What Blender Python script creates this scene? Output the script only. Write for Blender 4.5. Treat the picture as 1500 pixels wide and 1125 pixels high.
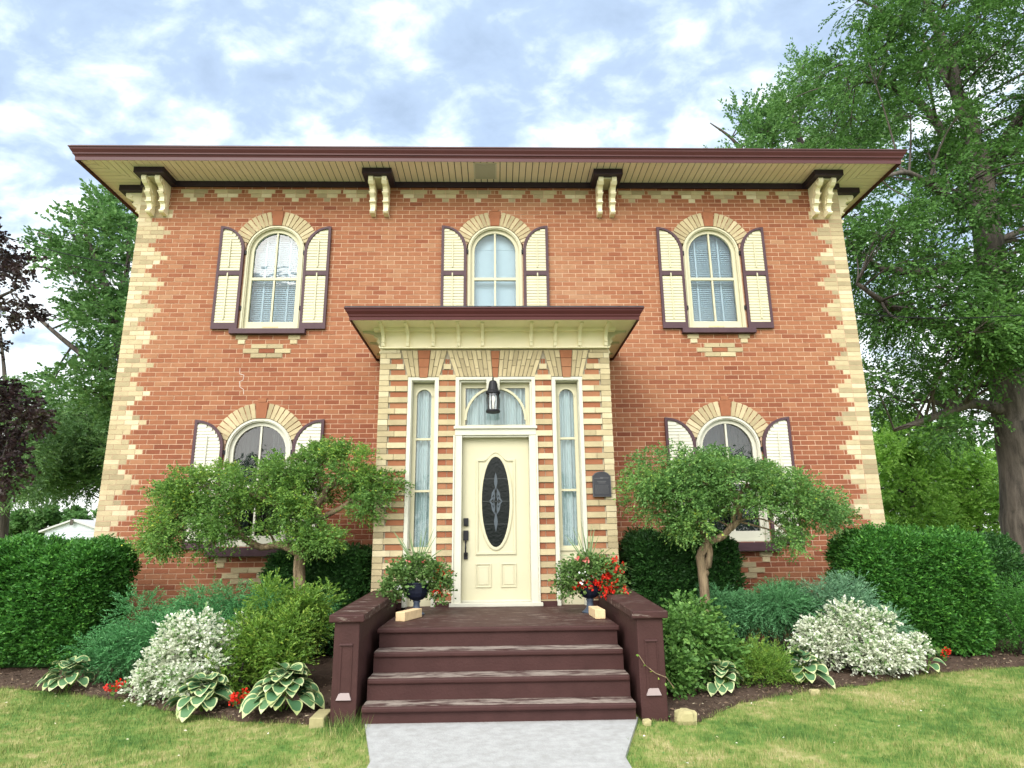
import bpy, math, random
import numpy as np
from math import sin, cos, pi, radians, hypot, atan2, sqrt
from mathutils import Vector, Matrix
random.seed(7); rng = np.random.default_rng(7)
for o in list(bpy.data.objects): bpy.data.objects.remove(o)
SC = bpy.context.scene
COL = SC.collection

# ------------------------------------------------------------------ camera
F_PX, PITCH, ROLL, YAW = 942.0, radians(13.84), radians(.58), radians(1.47)
CAM = np.array([0.008, -9.48, 1.39])
FW = np.array([sin(YAW)*cos(PITCH), cos(YAW)*cos(PITCH), sin(PITCH)])
_r = np.array([cos(YAW), -sin(YAW), 0.0]); _u = np.cross(_r, FW)
RT = _r*cos(ROLL) - _u*sin(ROLL); UP = np.cross(RT, FW)
def at(x, y, Y):            # photograph pixel -> point on the vertical plane at depth Y
    d = FW + RT*(x-750)/F_PX - UP*(y-562.5)/F_PX
    return CAM + d*((Y-CAM[1])/d[1])
cd = bpy.data.cameras.new('camera'); cam = bpy.data.objects.new('camera', cd); COL.objects.link(cam)
cd.sensor_width = 36; cd.lens = F_PX/1500*36; cd.clip_start = .05; cd.clip_end = 2000
cam.matrix_world = Matrix(((RT[0],UP[0],-FW[0],CAM[0]),(RT[1],UP[1],-FW[1],CAM[1]),(RT[2],UP[2],-FW[2],CAM[2]),(0,0,0,1)))
SC.camera = cam
SC.view_settings.view_transform = 'Standard'; SC.view_settings.look = 'None'
SC.view_settings.exposure = 0.84; SC.view_settings.gamma = 1

# ------------------------------------------------------------------ sun and sky
SUN = Vector((-.36, -.95, .74)).normalized()
sd = bpy.data.lights.new('sun', 'SUN'); sd.energy = 1.2; sd.angle = radians(28); sd.color = (1, .955, .89)
so = bpy.data.objects.new('sun', sd); COL.objects.link(so)
so.rotation_euler = SUN.to_track_quat('Z', 'Y').to_euler(); so.location = SUN*60
W = bpy.data.worlds.new('World'); SC.world = W; W.use_nodes = True
nt = W.node_tree; nt.nodes.clear()
def N(nt, t, **k):
    n = nt.nodes.new(t)
    for a, b in k.items():
        if a.startswith('i_'):
            key = a[2:]; key = int(key) if key.isdigit() else key
            n.inputs[key].default_value = b
        else: setattr(n, a, b)
    return n
def ramp(nt, fac, stops, interp='LINEAR'):
    r = N(nt, 'ShaderNodeValToRGB'); r.color_ramp.interpolation = interp
    el = r.color_ramp.elements
    while len(el) > 1: el.remove(el[-1])
    el[0].position = stops[0][0]; el[0].color = (*stops[0][1], 1)
    for p, c in stops[1:]:
        e = el.new(p); e.color = (*c, 1)
    nt.links.new(fac, r.inputs[0]); return r.outputs[0]
def mixc(nt, fac, a, b, mode='MIX'):
    m = N(nt, 'ShaderNodeMix', data_type='RGBA', blend_type=mode)
    for s, v in ((0, fac), (6, a), (7, b)):
        if hasattr(v, 'links'): nt.links.new(v, m.inputs[s])
        else: m.inputs[s].default_value = v if s == 0 else (*v, 1)
    return m.outputs[2]
def math_(nt, op, a, b=0.0, clamp=False):
    m = N(nt, 'ShaderNodeMath', operation=op, use_clamp=clamp)
    for s, v in ((0, a), (1, b)):
        if hasattr(v, 'links'): nt.links.new(v, m.inputs[s])
        else: m.inputs[s].default_value = v
    return m.outputs[0]
def build_world():
    L = nt.links.new
    sky = N(nt, 'ShaderNodeTexSky', sky_type='NISHITA', sun_disc=False)
    sky.sun_elevation = math.asin(SUN.z); sky.sun_rotation = atan2(SUN.x, SUN.y)
    sky.dust_density = 2.0
    tc = N(nt, 'ShaderNodeTexCoord'); sx = N(nt, 'ShaderNodeSeparateXYZ'); L(tc.outputs['Generated'], sx.inputs[0])
    zc = math_(nt, 'MAXIMUM', sx.outputs[2], 0.0); zz = math_(nt, 'ADD', zc, .42)
    cx = N(nt, 'ShaderNodeCombineXYZ'); L(math_(nt, 'DIVIDE', sx.outputs[0], zz), cx.inputs[0]); L(math_(nt, 'DIVIDE', sx.outputs[1], zz), cx.inputs[1])
    def noise(sc, det, ro, dist, off):
        mp = N(nt, 'ShaderNodeMapping'); L(cx.outputs[0], mp.inputs[0]); mp.inputs['Location'].default_value = off
        mp.inputs['Rotation'].default_value = (0, 0, .6); mp.inputs['Scale'].default_value = (1.0, 1.35, 1)
        n = N(nt, 'ShaderNodeTexNoise'); n.inputs['Scale'].default_value = sc; n.inputs['Detail'].default_value = det
        n.inputs['Roughness'].default_value = ro; n.inputs['Distortion'].default_value = dist
        L(mp.outputs[0], n.inputs['Vector']); return n.outputs['Fac']
    big = noise(3.0, 3, .5, .3, (1.7, 3.1, 0)); mid = noise(10.5, 9, .56, .2, (4.2, .7, 0))
    f = math_(nt, 'ADD', math_(nt, 'MULTIPLY', big, .46), math_(nt, 'MULTIPLY', mid, .69))
    # whiter toward the horizon
    hz = math_(nt, 'MULTIPLY', math_(nt, 'POWER', math_(nt, 'SUBTRACT', 1.0, zc), 3.5), .42)
    f = math_(nt, 'ADD', f, hz)
    cl = ramp(nt, f, [(.42, (2.5, 3.25, 4.35)), (.56, (3.0, 3.85, 5.1)), (.63, (4.1, 4.95, 5.9)), (.71, (6.2, 6.8, 7.1)), (.85, (7.8, 8.0, 7.8))])
    for e in cl.node.color_ramp.elements: pass
    base = mixc(nt, .90, sky.outputs[0], cl)
    # brighter thin cloud round the hidden sun, behind the viewer
    nv = N(nt, 'ShaderNodeVectorMath', operation='NORMALIZE'); L(tc.outputs['Generated'], nv.inputs[0])
    dv = N(nt, 'ShaderNodeVectorMath', operation='DOT_PRODUCT'); L(nv.outputs[0], dv.inputs[0]); dv.inputs[1].default_value = SUN
    gl = math_(nt, 'POWER', math_(nt, 'MAXIMUM', dv.outputs['Value'], 0.0), 1.8)
    gc = mixc(nt, 1.0, mixc(nt, 0.0, (22, 21, 19.5), (0, 0, 0)), (1, 1, 1), 'MULTIPLY')
    glow = mixc(nt, gl, (0, 0, 0), (15, 14.5, 13.6))
    tot = mixc(nt, 1.0, base, glow, 'ADD')
    bg = N(nt, 'ShaderNodeBackground'); bg.inputs[1].default_value = .12; L(tot, bg.inputs[0])
    out = N(nt, 'ShaderNodeOutputWorld'); L(bg.outputs[0], out.inputs[0])
build_world()

# ------------------------------------------------------------------ materials
def mat(name, color, rough=.6, var=None, bump=0, bscale=40, spec=.5, attr=None, transl=0, coat=0):
    """color: rgb or list of ramp stops driven by attribute 'rnd'; var=(scale, amount) noise brightness variation."""
    m = bpy.data.materials.new(name); m.use_nodes = True; t = m.node_tree; L = t.links.new
    b = t.nodes['Principled BSDF']; b.inputs['Roughness'].default_value = rough
    b.inputs['Specular IOR Level'].default_value = spec
    if coat: b.inputs['Coat Weight'].default_value = coat; b.inputs['Coat Roughness'].default_value = .25
    if isinstance(color, list):
        a = N(t, 'ShaderNodeAttribute', attribute_name='rnd')
        c = ramp(t, a.outputs['Fac'], color)
    else:
        rg = N(t, 'ShaderNodeRGB'); rg.outputs[0].default_value = (*color, 1); c = rg.outputs[0]
    tc = N(t, 'ShaderNodeTexCoord')
    if var:
        n = N(t, 'ShaderNodeTexNoise'); n.inputs['Scale'].default_value = var[0]; n.inputs['Detail'].default_value = 6
        n.inputs['Roughness'].default_value = .65; L(tc.outputs['Object'], n.inputs['Vector'])
        v = math_(t, 'ADD', math_(t, 'MULTIPLY', math_(t, 'SUBTRACT', n.outputs['Fac'], .5), var[1]*2.5), 1.0)
        cc = N(t, 'ShaderNodeCombineColor')
        for i in range(3): L(v, cc.inputs[i])
        c = mixc(t, 1.0, c, cc.outputs[0], 'MULTIPLY')
    L(c, b.inputs['Base Color'])
    if bump:
        n = N(t, 'ShaderNodeTexNoise'); n.inputs['Scale'].default_value = bscale; n.inputs['Detail'].default_value = 5
        L(tc.outputs['Object'], n.inputs['Vector'])
        bp = N(t, 'ShaderNodeBump'); bp.inputs['Strength'].default_value = bump; bp.inputs['Distance'].default_value = .01
        L(n.outputs['Fac'], bp.inputs['Height']); L(bp.outputs[0], b.inputs['Normal'])
    if transl:
        tr = N(t, 'ShaderNodeBsdfTranslucent'); L(c, tr.inputs[0])
        mx = N(t, 'ShaderNodeMixShader'); mx.inputs[0].default_value = transl
        L(b.outputs[0], mx.inputs[1]); L(tr.outputs[0], mx.inputs[2])
        L(mx.outputs[0], t.nodes['Material Output'].inputs[0])
    m['c'] = 1
    return m
RED = mat('red_brick', [(0, (.185,.058,.031)), (.25, (.235,.082,.042)), (.5, (.278,.110,.055)), (.75, (.308,.139,.072)), (1, (.34,.182,.100))], .85, (9, .22), .35, 90, .2)
YEL = mat('buff_brick', [(0, (.29,.235,.14)), (.3, (.385,.315,.185)), (.7, (.47,.39,.235)), (1, (.56,.49,.33))], .85, (8, .2), .35, 90, .2)
def mortar_mat():
    m = mat('mortar', (.52, .345, .235), .95, (3, .22), .3, 120, .1); return m
MORT = mortar_mat()
MORTY = mat('buff_mortar', (.33, .29, .22), .95, (5, .2), .3, 120, .1)
CREAM = mat('cream_paint', (.52, .485, .33), .5, (3, .05), .05, 30, .3)
CREAM_LIFT = mat('shade_lifted_cream', (.88, .79, .56), .5, (3, .05), .05, 30, .3)  # same cream, lightened in colour to make up for shade under the eaves
CREAMS = mat('cream_soffit_paint', (.88, .74, .62), .6, (2.5, .08), 0, 30, .3)  # colour lightened against eave shade, green cut to offset lawn bounce
WHITE = mat('ivory_paint', (.54, .525, .43), .5, (6, .08), .08, 60, .3)
DARK = mat('dark_plum_paint', (.030, .017, .032), .5, (3, .2), .05, 30, .35)
SHUT = mat('plum_shutter_paint', (.068, .035, .043), .55, (6, .25), .1, 60, .25)
GUT = mat('maroon_gutter', (.072, .020, .020), .42, (1.5, .15), 0, 30, .3)
GUTP = mat('maroon_fascia', (.070, .018, .018), .5, (1.5, .15), 0, 30, .2)
SHING = mat('grey_shingle', (.06, .06, .065), .9, (14, .5), .6, 60, .2)
BLACKM = mat('black_metal', (.012, .012, .015), .5, None, 0, 30, .25)
URNM = mat('navy_urn', (.010, .013, .028), .5, (20, .3), .1, 60, .25)
PLAQ = mat('bronze_plaque', (.026, .026, .032), .5, (30, .3), .15, 80, .35)
PLAQL = mat('bronze_plaque_raised', (.085, .085, .09), .5, None, 0, 30, .4)
WOOD = mat('raw_wood', (.66, .48, .27), .7, (14, .3), .2, 60, .3)
LIME = mat('limestone', (.34, .30, .15), .9, (9, .35), .5, 30, .2)
INTER = mat('dark_interior', (.03, .03, .035), .9)
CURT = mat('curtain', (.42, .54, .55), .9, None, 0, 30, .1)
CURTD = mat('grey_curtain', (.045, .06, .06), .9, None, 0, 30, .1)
BLIND = mat('blind', (.42, .58, .66), .7, None, 0, 30, .2)
SOIL = mat('soil', (.075, .05, .036), .95, (12, .6), .9, 60, .1)
def step_mat(name, worn):
    m = mat(name, (.052, .023, .021), .6, (5, .3), .25, 50, .15)
    t = m.node_tree; L = t.links.new; b = t.nodes['Principled BSDF']
    src = b.inputs['Base Color'].links[0].from_socket
    tc = N(t, 'ShaderNodeTexCoord'); mp = N(t, 'ShaderNodeMapping'); mp.inputs['Scale'].default_value = (1.6, 7, 7)
    L(tc.outputs['Object'], mp.inputs[0])
    n = N(t, 'ShaderNodeTexNoise'); n.inputs['Scale'].default_value = 2.2; n.inputs['Detail'].default_value = 9; n.inputs['Roughness'].default_value = .72
    L(mp.outputs[0], n.inputs['Vector'])
    f = ramp(t, n.outputs['Fac'], [(.62-worn, (0,0,0)), (.74-worn, (1,1,1))])
    n2 = N(t, 'ShaderNodeTexNoise'); n2.inputs['Scale'].default_value = 30; n2.inputs['Detail'].default_value = 4
    g = ramp(t, n2.outputs['Fac'], [(.35, (.19,.15,.13)), (.6, (.33,.28,.23))])
    L(mixc(t, f, src, g), b.inputs['Base Color']); return m
STEP = step_mat('maroon_step_paint', -.10); TREAD = step_mat('worn_tread_paint', .19); PORCHF = step_mat('porch_floor_paint', .07)
CONC = mat('concrete', [(0, (.60,.60,.59)), (1, (.60,.60,.59))], .9, (6, .10), .5, 70, .2)
def conc():
    t = CONC.node_tree; L = t.links.new; b = t.nodes['Principled BSDF']; tc = N(t, 'ShaderNodeTexCoord')
    n = N(t, 'ShaderNodeTexNoise'); n.inputs['Scale'].default_value = 13; n.inputs['Detail'].default_value = 7; n.inputs['Roughness'].default_value = .6
    L(tc.outputs['Object'], n.inputs['Vector'])
    L(ramp(t, n.outputs['Fac'], [(.34, (.315,.31,.295)), (.50, (.355,.352,.34)), (.66, (.40,.398,.385))]), b.inputs['Base Color'])
conc()
def glass_mat(name, refl, tint=(1, 1, 1), rough=.02):
    m = bpy.data.materials.new(name); m.use_nodes = True; t = m.node_tree; L = t.links.new; t.nodes.clear()
    tr = N(t, 'ShaderNodeBsdfTransparent'); tr.inputs[0].default_value = (*tint, 1)
    gl = N(t, 'ShaderNodeBsdfGlossy'); gl.inputs['Roughness'].default_value = rough
    tc = N(t, 'ShaderNodeTexCoord'); n = N(t, 'ShaderNodeTexNoise'); n.inputs['Scale'].default_value = 5; L(tc.outputs['Object'], n.inputs['Vector'])
    bp = N(t, 'ShaderNodeBump'); bp.inputs['Strength'].default_value = .12; bp.inputs['Distance'].default_value = .02
    L(n.outputs['Fac'], bp.inputs['Height']); L(bp.outputs[0], gl.inputs['Normal'])
    fr = N(t, 'ShaderNodeFresnel'); fr.inputs[0].default_value = 1.5
    f = math_(t, 'ADD', fr.outputs[0], refl, True)
    mx = N(t, 'ShaderNodeMixShader'); L(f, mx.inputs[0]); L(tr.outputs[0], mx.inputs[1]); L(gl.outputs[0], mx.inputs[2])
    o = N(t, 'ShaderNodeOutputMaterial'); L(mx.outputs[0], o.inputs[0]); return m
GLASS = glass_mat('window_glass', .015); GLASSR = glass_mat('dark_window_glass', .04); DGLASS = glass_mat('door_glass', .05, (.25, .28, .28), .08)
LGLASS = glass_mat('lantern_glass', .1)
BRICKS = bpy.data.materials.new('side_wall_brick'); BRICKS.use_nodes = True
def bricks():
    t = BRICKS.node_tree; L = t.links.new; b = t.nodes['Principled BSDF']; tc = N(t, 'ShaderNodeTexCoord')
    s = N(t, 'ShaderNodeSeparateXYZ'); L(tc.outputs['Object'], s.inputs[0]); c = N(t, 'ShaderNodeCombineXYZ')
    L(math_(t, 'ADD', s.outputs[1], s.outputs[0]), c.inputs[0]); L(s.outputs[2], c.inputs[1])
    k = N(t, 'ShaderNodeTexBrick'); k.inputs['Scale'].default_value = 1; k.inputs['Brick Width'].default_value = .215
    k.inputs['Row Height'].default_value = .073; k.inputs['Mortar Size'].default_value = .005
    k.inputs['Color1'].default_value = (.36,.115,.062,1); k.inputs['Color2'].default_value = (.45,.17,.10,1); k.inputs['Mortar'].default_value = (.6,.43,.34,1)
    L(c.outputs[0], k.inputs[0]); L(k.outputs[0], b.inputs['Base Color']); b.inputs['Roughness'].default_value = .9
bricks()
def leafm(name, stops, transl=.3, rough=.5, spec=.3): return mat(name, stops, rough, None, 0, 30, spec, transl=transl)
LF_ELM = leafm('elm_leaf', [(0, (0.039,0.103,0.021)), (.5, (0.079,0.183,0.037)), (.85, (0.130,0.278,0.057)), (1, (0.209,0.366,0.080))], .35)
LF_ASH = leafm('ash_leaf', [(0, (0.063,0.156,0.041)), (.6, (0.135,0.275,0.080)), (1, (0.235,0.404,0.118))], .35)
LF_RED = leafm('copper_maple_leaf', [(0, (.020,.013,.014)), (.6, (.050,.030,.030)), (.85, (.060,.060,.030)), (1, (.07,.11,.035))], .25)
LF_CON = leafm('spruce_needle', [(0, (0.071,0.154,0.049)), (.6, (0.154,0.285,0.089)), (1, (0.280,0.404,0.125))], .2)
LF_BRT = leafm('light_leaf', [(0, (0.116,0.260,0.041)), (.6, (0.271,0.483,0.082)), (1, (0.466,0.705,0.162))], .35)
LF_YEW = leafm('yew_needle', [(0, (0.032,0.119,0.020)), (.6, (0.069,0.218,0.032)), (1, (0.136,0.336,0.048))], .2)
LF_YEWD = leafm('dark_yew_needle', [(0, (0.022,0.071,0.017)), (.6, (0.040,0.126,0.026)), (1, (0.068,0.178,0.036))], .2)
LF_JUN = leafm('juniper_needle', [(0, (0.044,0.156,0.047)), (.6, (0.087,0.271,0.088)), (1, (0.188,0.442,0.157))], .2)
LF_JUNG = leafm('green_juniper_needle', [(0, (0.056,0.171,0.063)), (.6, (0.112,0.305,0.117)), (1, (0.208,0.438,0.198))], .25)
LF_JUNB = leafm('blue_juniper_needle', [(0, (0.075,0.173,0.091)), (.6, (0.165,0.331,0.182)), (1, (0.330,0.536,0.315))], .2)
LF_CED = leafm('cedar_spray', [(0, (0.067,0.164,0.024)), (.6, (0.164,0.297,0.041)), (1, (0.356,0.431,0.068))], .3)
LF_PEA = leafm('pea_shrub_leaf', [(0, (0.079,0.180,0.044)), (.5, (0.167,0.314,0.067)), (.85, (0.295,0.457,0.077)), (1, (0.668,0.648,0.077))], .35)
LF_PEAB = leafm('grey_pea_shrub_leaf', [(0, (0.079,0.177,0.048)), (.5, (0.157,0.312,0.084)), (.9, (0.282,0.438,0.095)), (1, (0.518,0.590,0.079))], .35)
LF_EUO = leafm('variegated_leaf', [(0, (.08,.18,.05)), (.28, (.20,.34,.11)), (.36, (.55,.60,.42)), (.5, (.72,.74,.60)), (1, (.82,.84,.72))], .25)
LF_ROSE = leafm('rose_leaf', [(0, (0.057,0.145,0.029)), (.6, (0.120,0.255,0.053)), (1, (0.261,0.408,0.093))], .3)
LF_POT = leafm('potted_leaf', [(0, (0.060,0.133,0.030)), (.6, (0.118,0.221,0.055)), (1, (0.217,0.332,0.101))], .3)
PETR = leafm('red_petal', [(0, (.50,.008,.006)), (1, (.78,.045,.02))], .2)
PETP = leafm('pink_petal', [(0, (.70,.16,.14)), (1, (.85,.30,.26))], .2)
PETW = leafm('white_petal', [(0, (.80,.80,.80)), (1, (.9,.9,.88))], .2)
H_GRN = leafm('hosta_green', [(0, (.055,.14,.060)), (1, (.11,.22,.09))], .2, .4)
H_CRM = leafm('hosta_margin', [(0, (.36,.42,.16)), (1, (.58,.62,.33))], .2, .45)
def bark(name, c0, c1, sc):
    m = mat(name, c0, .9); t = m.node_tree; L = t.links.new; b = t.nodes['Principled BSDF']; tc = N(t, 'ShaderNodeTexCoord')
    mp = N(t, 'ShaderNodeMapping'); mp.inputs['Scale'].default_value = (sc, sc, sc*.16); L(tc.outputs['Object'], mp.inputs[0])
    n = N(t, 'ShaderNodeTexNoise'); n.inputs['Scale'].default_value = 1; n.inputs['Detail'].default_value = 8; n.inputs['Roughness'].default_value = .65
    L(mp.outputs[0], n.inputs['Vector']); L(ramp(t, n.outputs['Fac'], [(.35, c0), (.62, c1)]), b.inputs['Base Color'])
    bp = N(t, 'ShaderNodeBump'); bp.inputs['Strength'].default_value = .8; bp.inputs['Distance'].default_value = .06
    L(n.outputs['Fac'], bp.inputs['Height']); L(bp.outputs[0], b.inputs['Normal']); return m
BARK = bark('grey_bark', (.030,.024,.019), (.115,.096,.078), 7); BARKB = bark('brown_bark', (.10,.065,.035), (.30,.22,.13), 22)
BARKD = bark('dark_bark', (.03,.024,.02), (.09,.075,.06), 9)
def lawn_mat(name, blades):
    m = mat(name, (.1,.2,.03), .8, transl=.0, spec=.15); t = m.node_tree; L = t.links.new; b = t.nodes['Principled BSDF']; g = N(t, 'ShaderNodeNewGeometry')
    def no(s, d):
        n = N(t, 'ShaderNodeTexNoise'); n.inputs['Scale'].default_value = s; n.inputs['Detail'].default_value = d; n.inputs['Roughness'].default_value = .6
        L(g.outputs['Position'], n.inputs['Vector']); return n.outputs['Fac']
    f = math_(t, 'ADD', math_(t, 'MULTIPLY', no(1.1, 4), .55), math_(t, 'MULTIPLY', no(9, 6), .45))
    if blades:
        a = N(t, 'ShaderNodeAttribute', attribute_name='rnd'); f = math_(t, 'ADD', f, math_(t, 'MULTIPLY', math_(t, 'SUBTRACT', a.outputs['Fac'], .5), .20))
    L(ramp(t, f, [(.36, (.060,.13,.028)), (.45, (.115,.20,.042)), (.52, (.20,.25,.065)), (.60, (.34,.31,.13)), (.74, (.50,.44,.24))]), b.inputs['Base Color'])
    return m
LAWN = lawn_mat('lawn', False); BLADE = lawn_mat('grass_blade', True)

# ------------------------------------------------------------------ mesh helpers
class MB:
    def __init__(s): s.v = []; s.f = []; s.m = []; s.r = []
    def face(s, idx, m=0, r=None): s.f.append(idx); s.m.append(m); s.r.append(random.random() if r is None else r)
    def box(s, x0, x1, y0, y1, z0, z1, m=0, r=None, skip_back=False):
        b = len(s.v); r = random.random() if r is None else r
        s.v += [(x0,y0,z0),(x1,y0,z0),(x1,y1,z0),(x0,y1,z0),(x0,y0,z1),(x1,y0,z1),(x1,y1,z1),(x0,y1,z1)]
        F = [(0,1,5,4),(1,2,6,5),(3,0,4,7),(4,5,6,7),(0,3,2,1)]
        if not skip_back: F.append((2,3,7,6))
        for q in F: s.face([b+i for i in q], m, r)
    def hexa(s, P, m=0, r=None):    # 8 points as in box
        b = len(s.v); r = random.random() if r is None else r; s.v += [tuple(p) for p in P]
        for q in [(0,1,5,4),(1,2,6,5),(3,0,4,7),(4,5,6,7),(0,3,2,1),(2,3,7,6)]: s.face([b+i for i in q], m, r)
    def prism(s, poly, y0, y1, m=0, r=None, T=None):   # poly in (x,z), extruded along y
        n = len(poly); b = len(s.v); r = random.random() if r is None else r
        A = [(x, y0, z) for x, z in poly] + [(x, y1, z) for x, z in poly]
        if T: A = [T(p) for p in A]
        s.v += A
        s.face([b+i for i in range(n)], m, r); s.face([b+n+i for i in reversed(range(n))], m, r)
        for i in range(n):
            j = (i+1) % n; s.face([b+j, b+i, b+n+i, b+n+j], m, r)
    def ring(s, outer, inner, y0, y1, m=0, closed=True):     # strip between two equal-length (x,z) loops
        n = len(outer); b = len(s.v)
        for p in (outer, inner):
            for y in (y0, y1): s.v += [(x, y, z) for x, z in p]
        O0, O1, I0, I1 = b, b+n, b+2*n, b+3*n
        for i in range(n if closed else n-1):
            j = (i+1) % n
            s.face([O0+i, O0+j, I0+j, I0+i], m, .5); s.face([O1+j, O1+i, I1+i, I1+j], m, .5)
            s.face([O0+j, O0+i, O1+i, O1+j], m, .5); s.face([I0+i, I0+j, I1+j, I1+i], m, .5)
    def tube(s, pts, rad, n=8, m=0, cap=True, wob=0):
        pts = [Vector(p) for p in pts]; b = len(s.v); ref = Vector((.31, .17, .93)).normalized()
        for i, p in enumerate(pts):
            d = (pts[min(i+1, len(pts)-1)] - pts[max(i-1, 0)]).normalized()
            u = d.cross(ref)
            if u.length < .2: u = d.cross(Vector((1, 0, 0)))
            u.normalize(); w = d.cross(u); R = rad[i] if hasattr(rad, '__len__') else rad
            for k in range(n):
                a = 2*pi*k/n; q = R*(1+wob*(sin(a*3+i*.7)+sin(a*5+i*1.3))*.5); s.v.append(tuple(p + u*cos(a)*q + w*sin(a)*q))
        for i in range(len(pts)-1):
            for k in range(n):
                l = (k+1) % n; s.face([b+i*n+k, b+i*n+l, b+(i+1)*n+l, b+(i+1)*n+k], m, .5)
        if cap:
            s.face([b+k for k in reversed(range(n))], m, .5); e = b+(len(pts)-1)*n; s.face([e+k for k in range(n)], m, .5)
    def lathe(s, prof, c=(0, 0, 0), n=20, m=0):
        b = len(s.v)
        for r, z in prof:
            for k in range(n): a = 2*pi*k/n; s.v.append((c[0]+r*cos(a), c[1]+r*sin(a), c[2]+z))
        for i in range(len(prof)-1):
            for k in range(n):
                l = (k+1) % n; s.face([b+i*n+k, b+i*n+l, b+(i+1)*n+l, b+(i+1)*n+k], m, .5)
    def build(s, name, mats, parent=None, smooth=False, bevel=0):
        me = bpy.data.meshes.new(name); me.from_pydata(s.v, [], s.f)
        for q in (mats if isinstance(mats, (list, tuple)) else [mats]): me.materials.append(q)
        me.polygons.foreach_set('material_index', s.m)
        a = me.attributes.new('rnd', 'FLOAT', 'FACE'); a.data.foreach_set('value', s.r)
        if smooth: me.polygons.foreach_set('use_smooth', [True]*len(s.f))
        me.update(); o = bpy.data.objects.new(name, me); COL.objects.link(o)
        if parent: 
            o.parent = parent
            pw = parent
            off = Vector((0, 0, 0))
            while pw: off += pw.location; pw = pw.parent
            me.transform(Matrix.Translation(-off))
        if bevel:
            bm = o.modifiers.new('bevel', 'BEVEL'); bm.width = bevel; bm.segments = 2; bm.limit_method = 'ANGLE'
        return o
def poly_mesh(name, V, nper, mats, parent, rnd, mi=None):   # V (n*nper,3): n separate polygons
    n = len(V)//nper; me = bpy.data.meshes.new(name)
    me.vertices.add(len(V)); me.vertices.foreach_set('co', np.asarray(V, np.float32).ravel())
    me.loops.add(len(V)); me.loops.foreach_set('vertex_index', np.arange(len(V), dtype=np.int32))
    me.polygons.add(n); me.polygons.foreach_set('loop_start', np.arange(0, len(V), nper, dtype=np.int32))
    if mi is not None: me.polygons.foreach_set('material_index', np.asarray(mi, np.int32))
    a = me.attributes.new('rnd', 'FLOAT', 'FACE'); a.data.foreach_set('value', np.asarray(rnd, np.float32))
    for q in (mats if isinstance(mats, (list, tuple)) else [mats]): me.materials.append(q)
    me.update(calc_edges=True); me.validate()
    o = bpy.data.objects.new(name, me); COL.objects.link(o)
    if parent:
        o.parent = parent; me.transform(Matrix.Translation(-parent.location))
    return o
def nrm(a): return a/np.maximum(np.linalg.norm(a, axis=-1, keepdims=True), 1e-9)
def leaves(P, D, Nn, L, Wd, fold=.12):
    """diamond leaves -> vertex array, 4 per leaf."""
    D = nrm(D); S = nrm(np.cross(D, Nn)); U = np.cross(S, D); L = np.asarray(L).reshape(-1, 1); Wd = np.asarray(Wd).reshape(-1, 1)
    return np.stack([P, P + D*L*.45 + S*Wd*.5 + U*Wd*fold, P + D*L, P + D*L*.45 - S*Wd*.5 + U*Wd*fold], 1).reshape(-1, 3)
def sprays(O, Dr, k, length, L, Wd, droop=.2, spread=.9, flat=.5, jit=.02):
    """k leaves along each twig starting at O with direction Dr."""
    n = len(O); O = np.repeat(O, k, 0); Dr = np.repeat(nrm(Dr), k, 0); ln = np.repeat(length*rng.uniform(.6, 1.25, n), k)[:, None]
    t = np.tile((np.arange(k)+.5)/k, n)[:, None]
    up = np.array([0, 0, 1.0]); side = nrm(np.cross(Dr, up) + 1e-4)
    P = O + Dr*ln*t; P[:, 2:] -= droop*ln*t*t
    sg = np.tile(np.where(np.arange(k) % 2, 1, -1), n)[:, None]*rng.uniform(.5, 1.1, (n*k, 1))
    D = Dr + side*sg*spread + rng.normal(0, .25, (n*k, 3)); D[:, 2:] -= droop*t*1.2
    Nn = up*flat + rng.normal(0, .6, (n*k, 3)); P = P + rng.normal(0, jit, P.shape)
    return leaves(P, D, Nn, L*rng.uniform(.6, 1.2, n*k), Wd*rng.uniform(.7, 1.2, n*k))
def tag(o, label, cat, group=None, kind=None):
    o['label'] = label; o['category'] = cat
    if group: o['group'] = group
    if kind: o['kind'] = kind
    return o
def empty(name, loc, label, cat, group=None):
    o = bpy.data.objects.new(name, None); COL.objects.link(o); o.location = loc; o.empty_display_size = .2
    return tag(o, label, cat, group)
def struct(o): o['kind'] = 'structure'; return o

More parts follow.
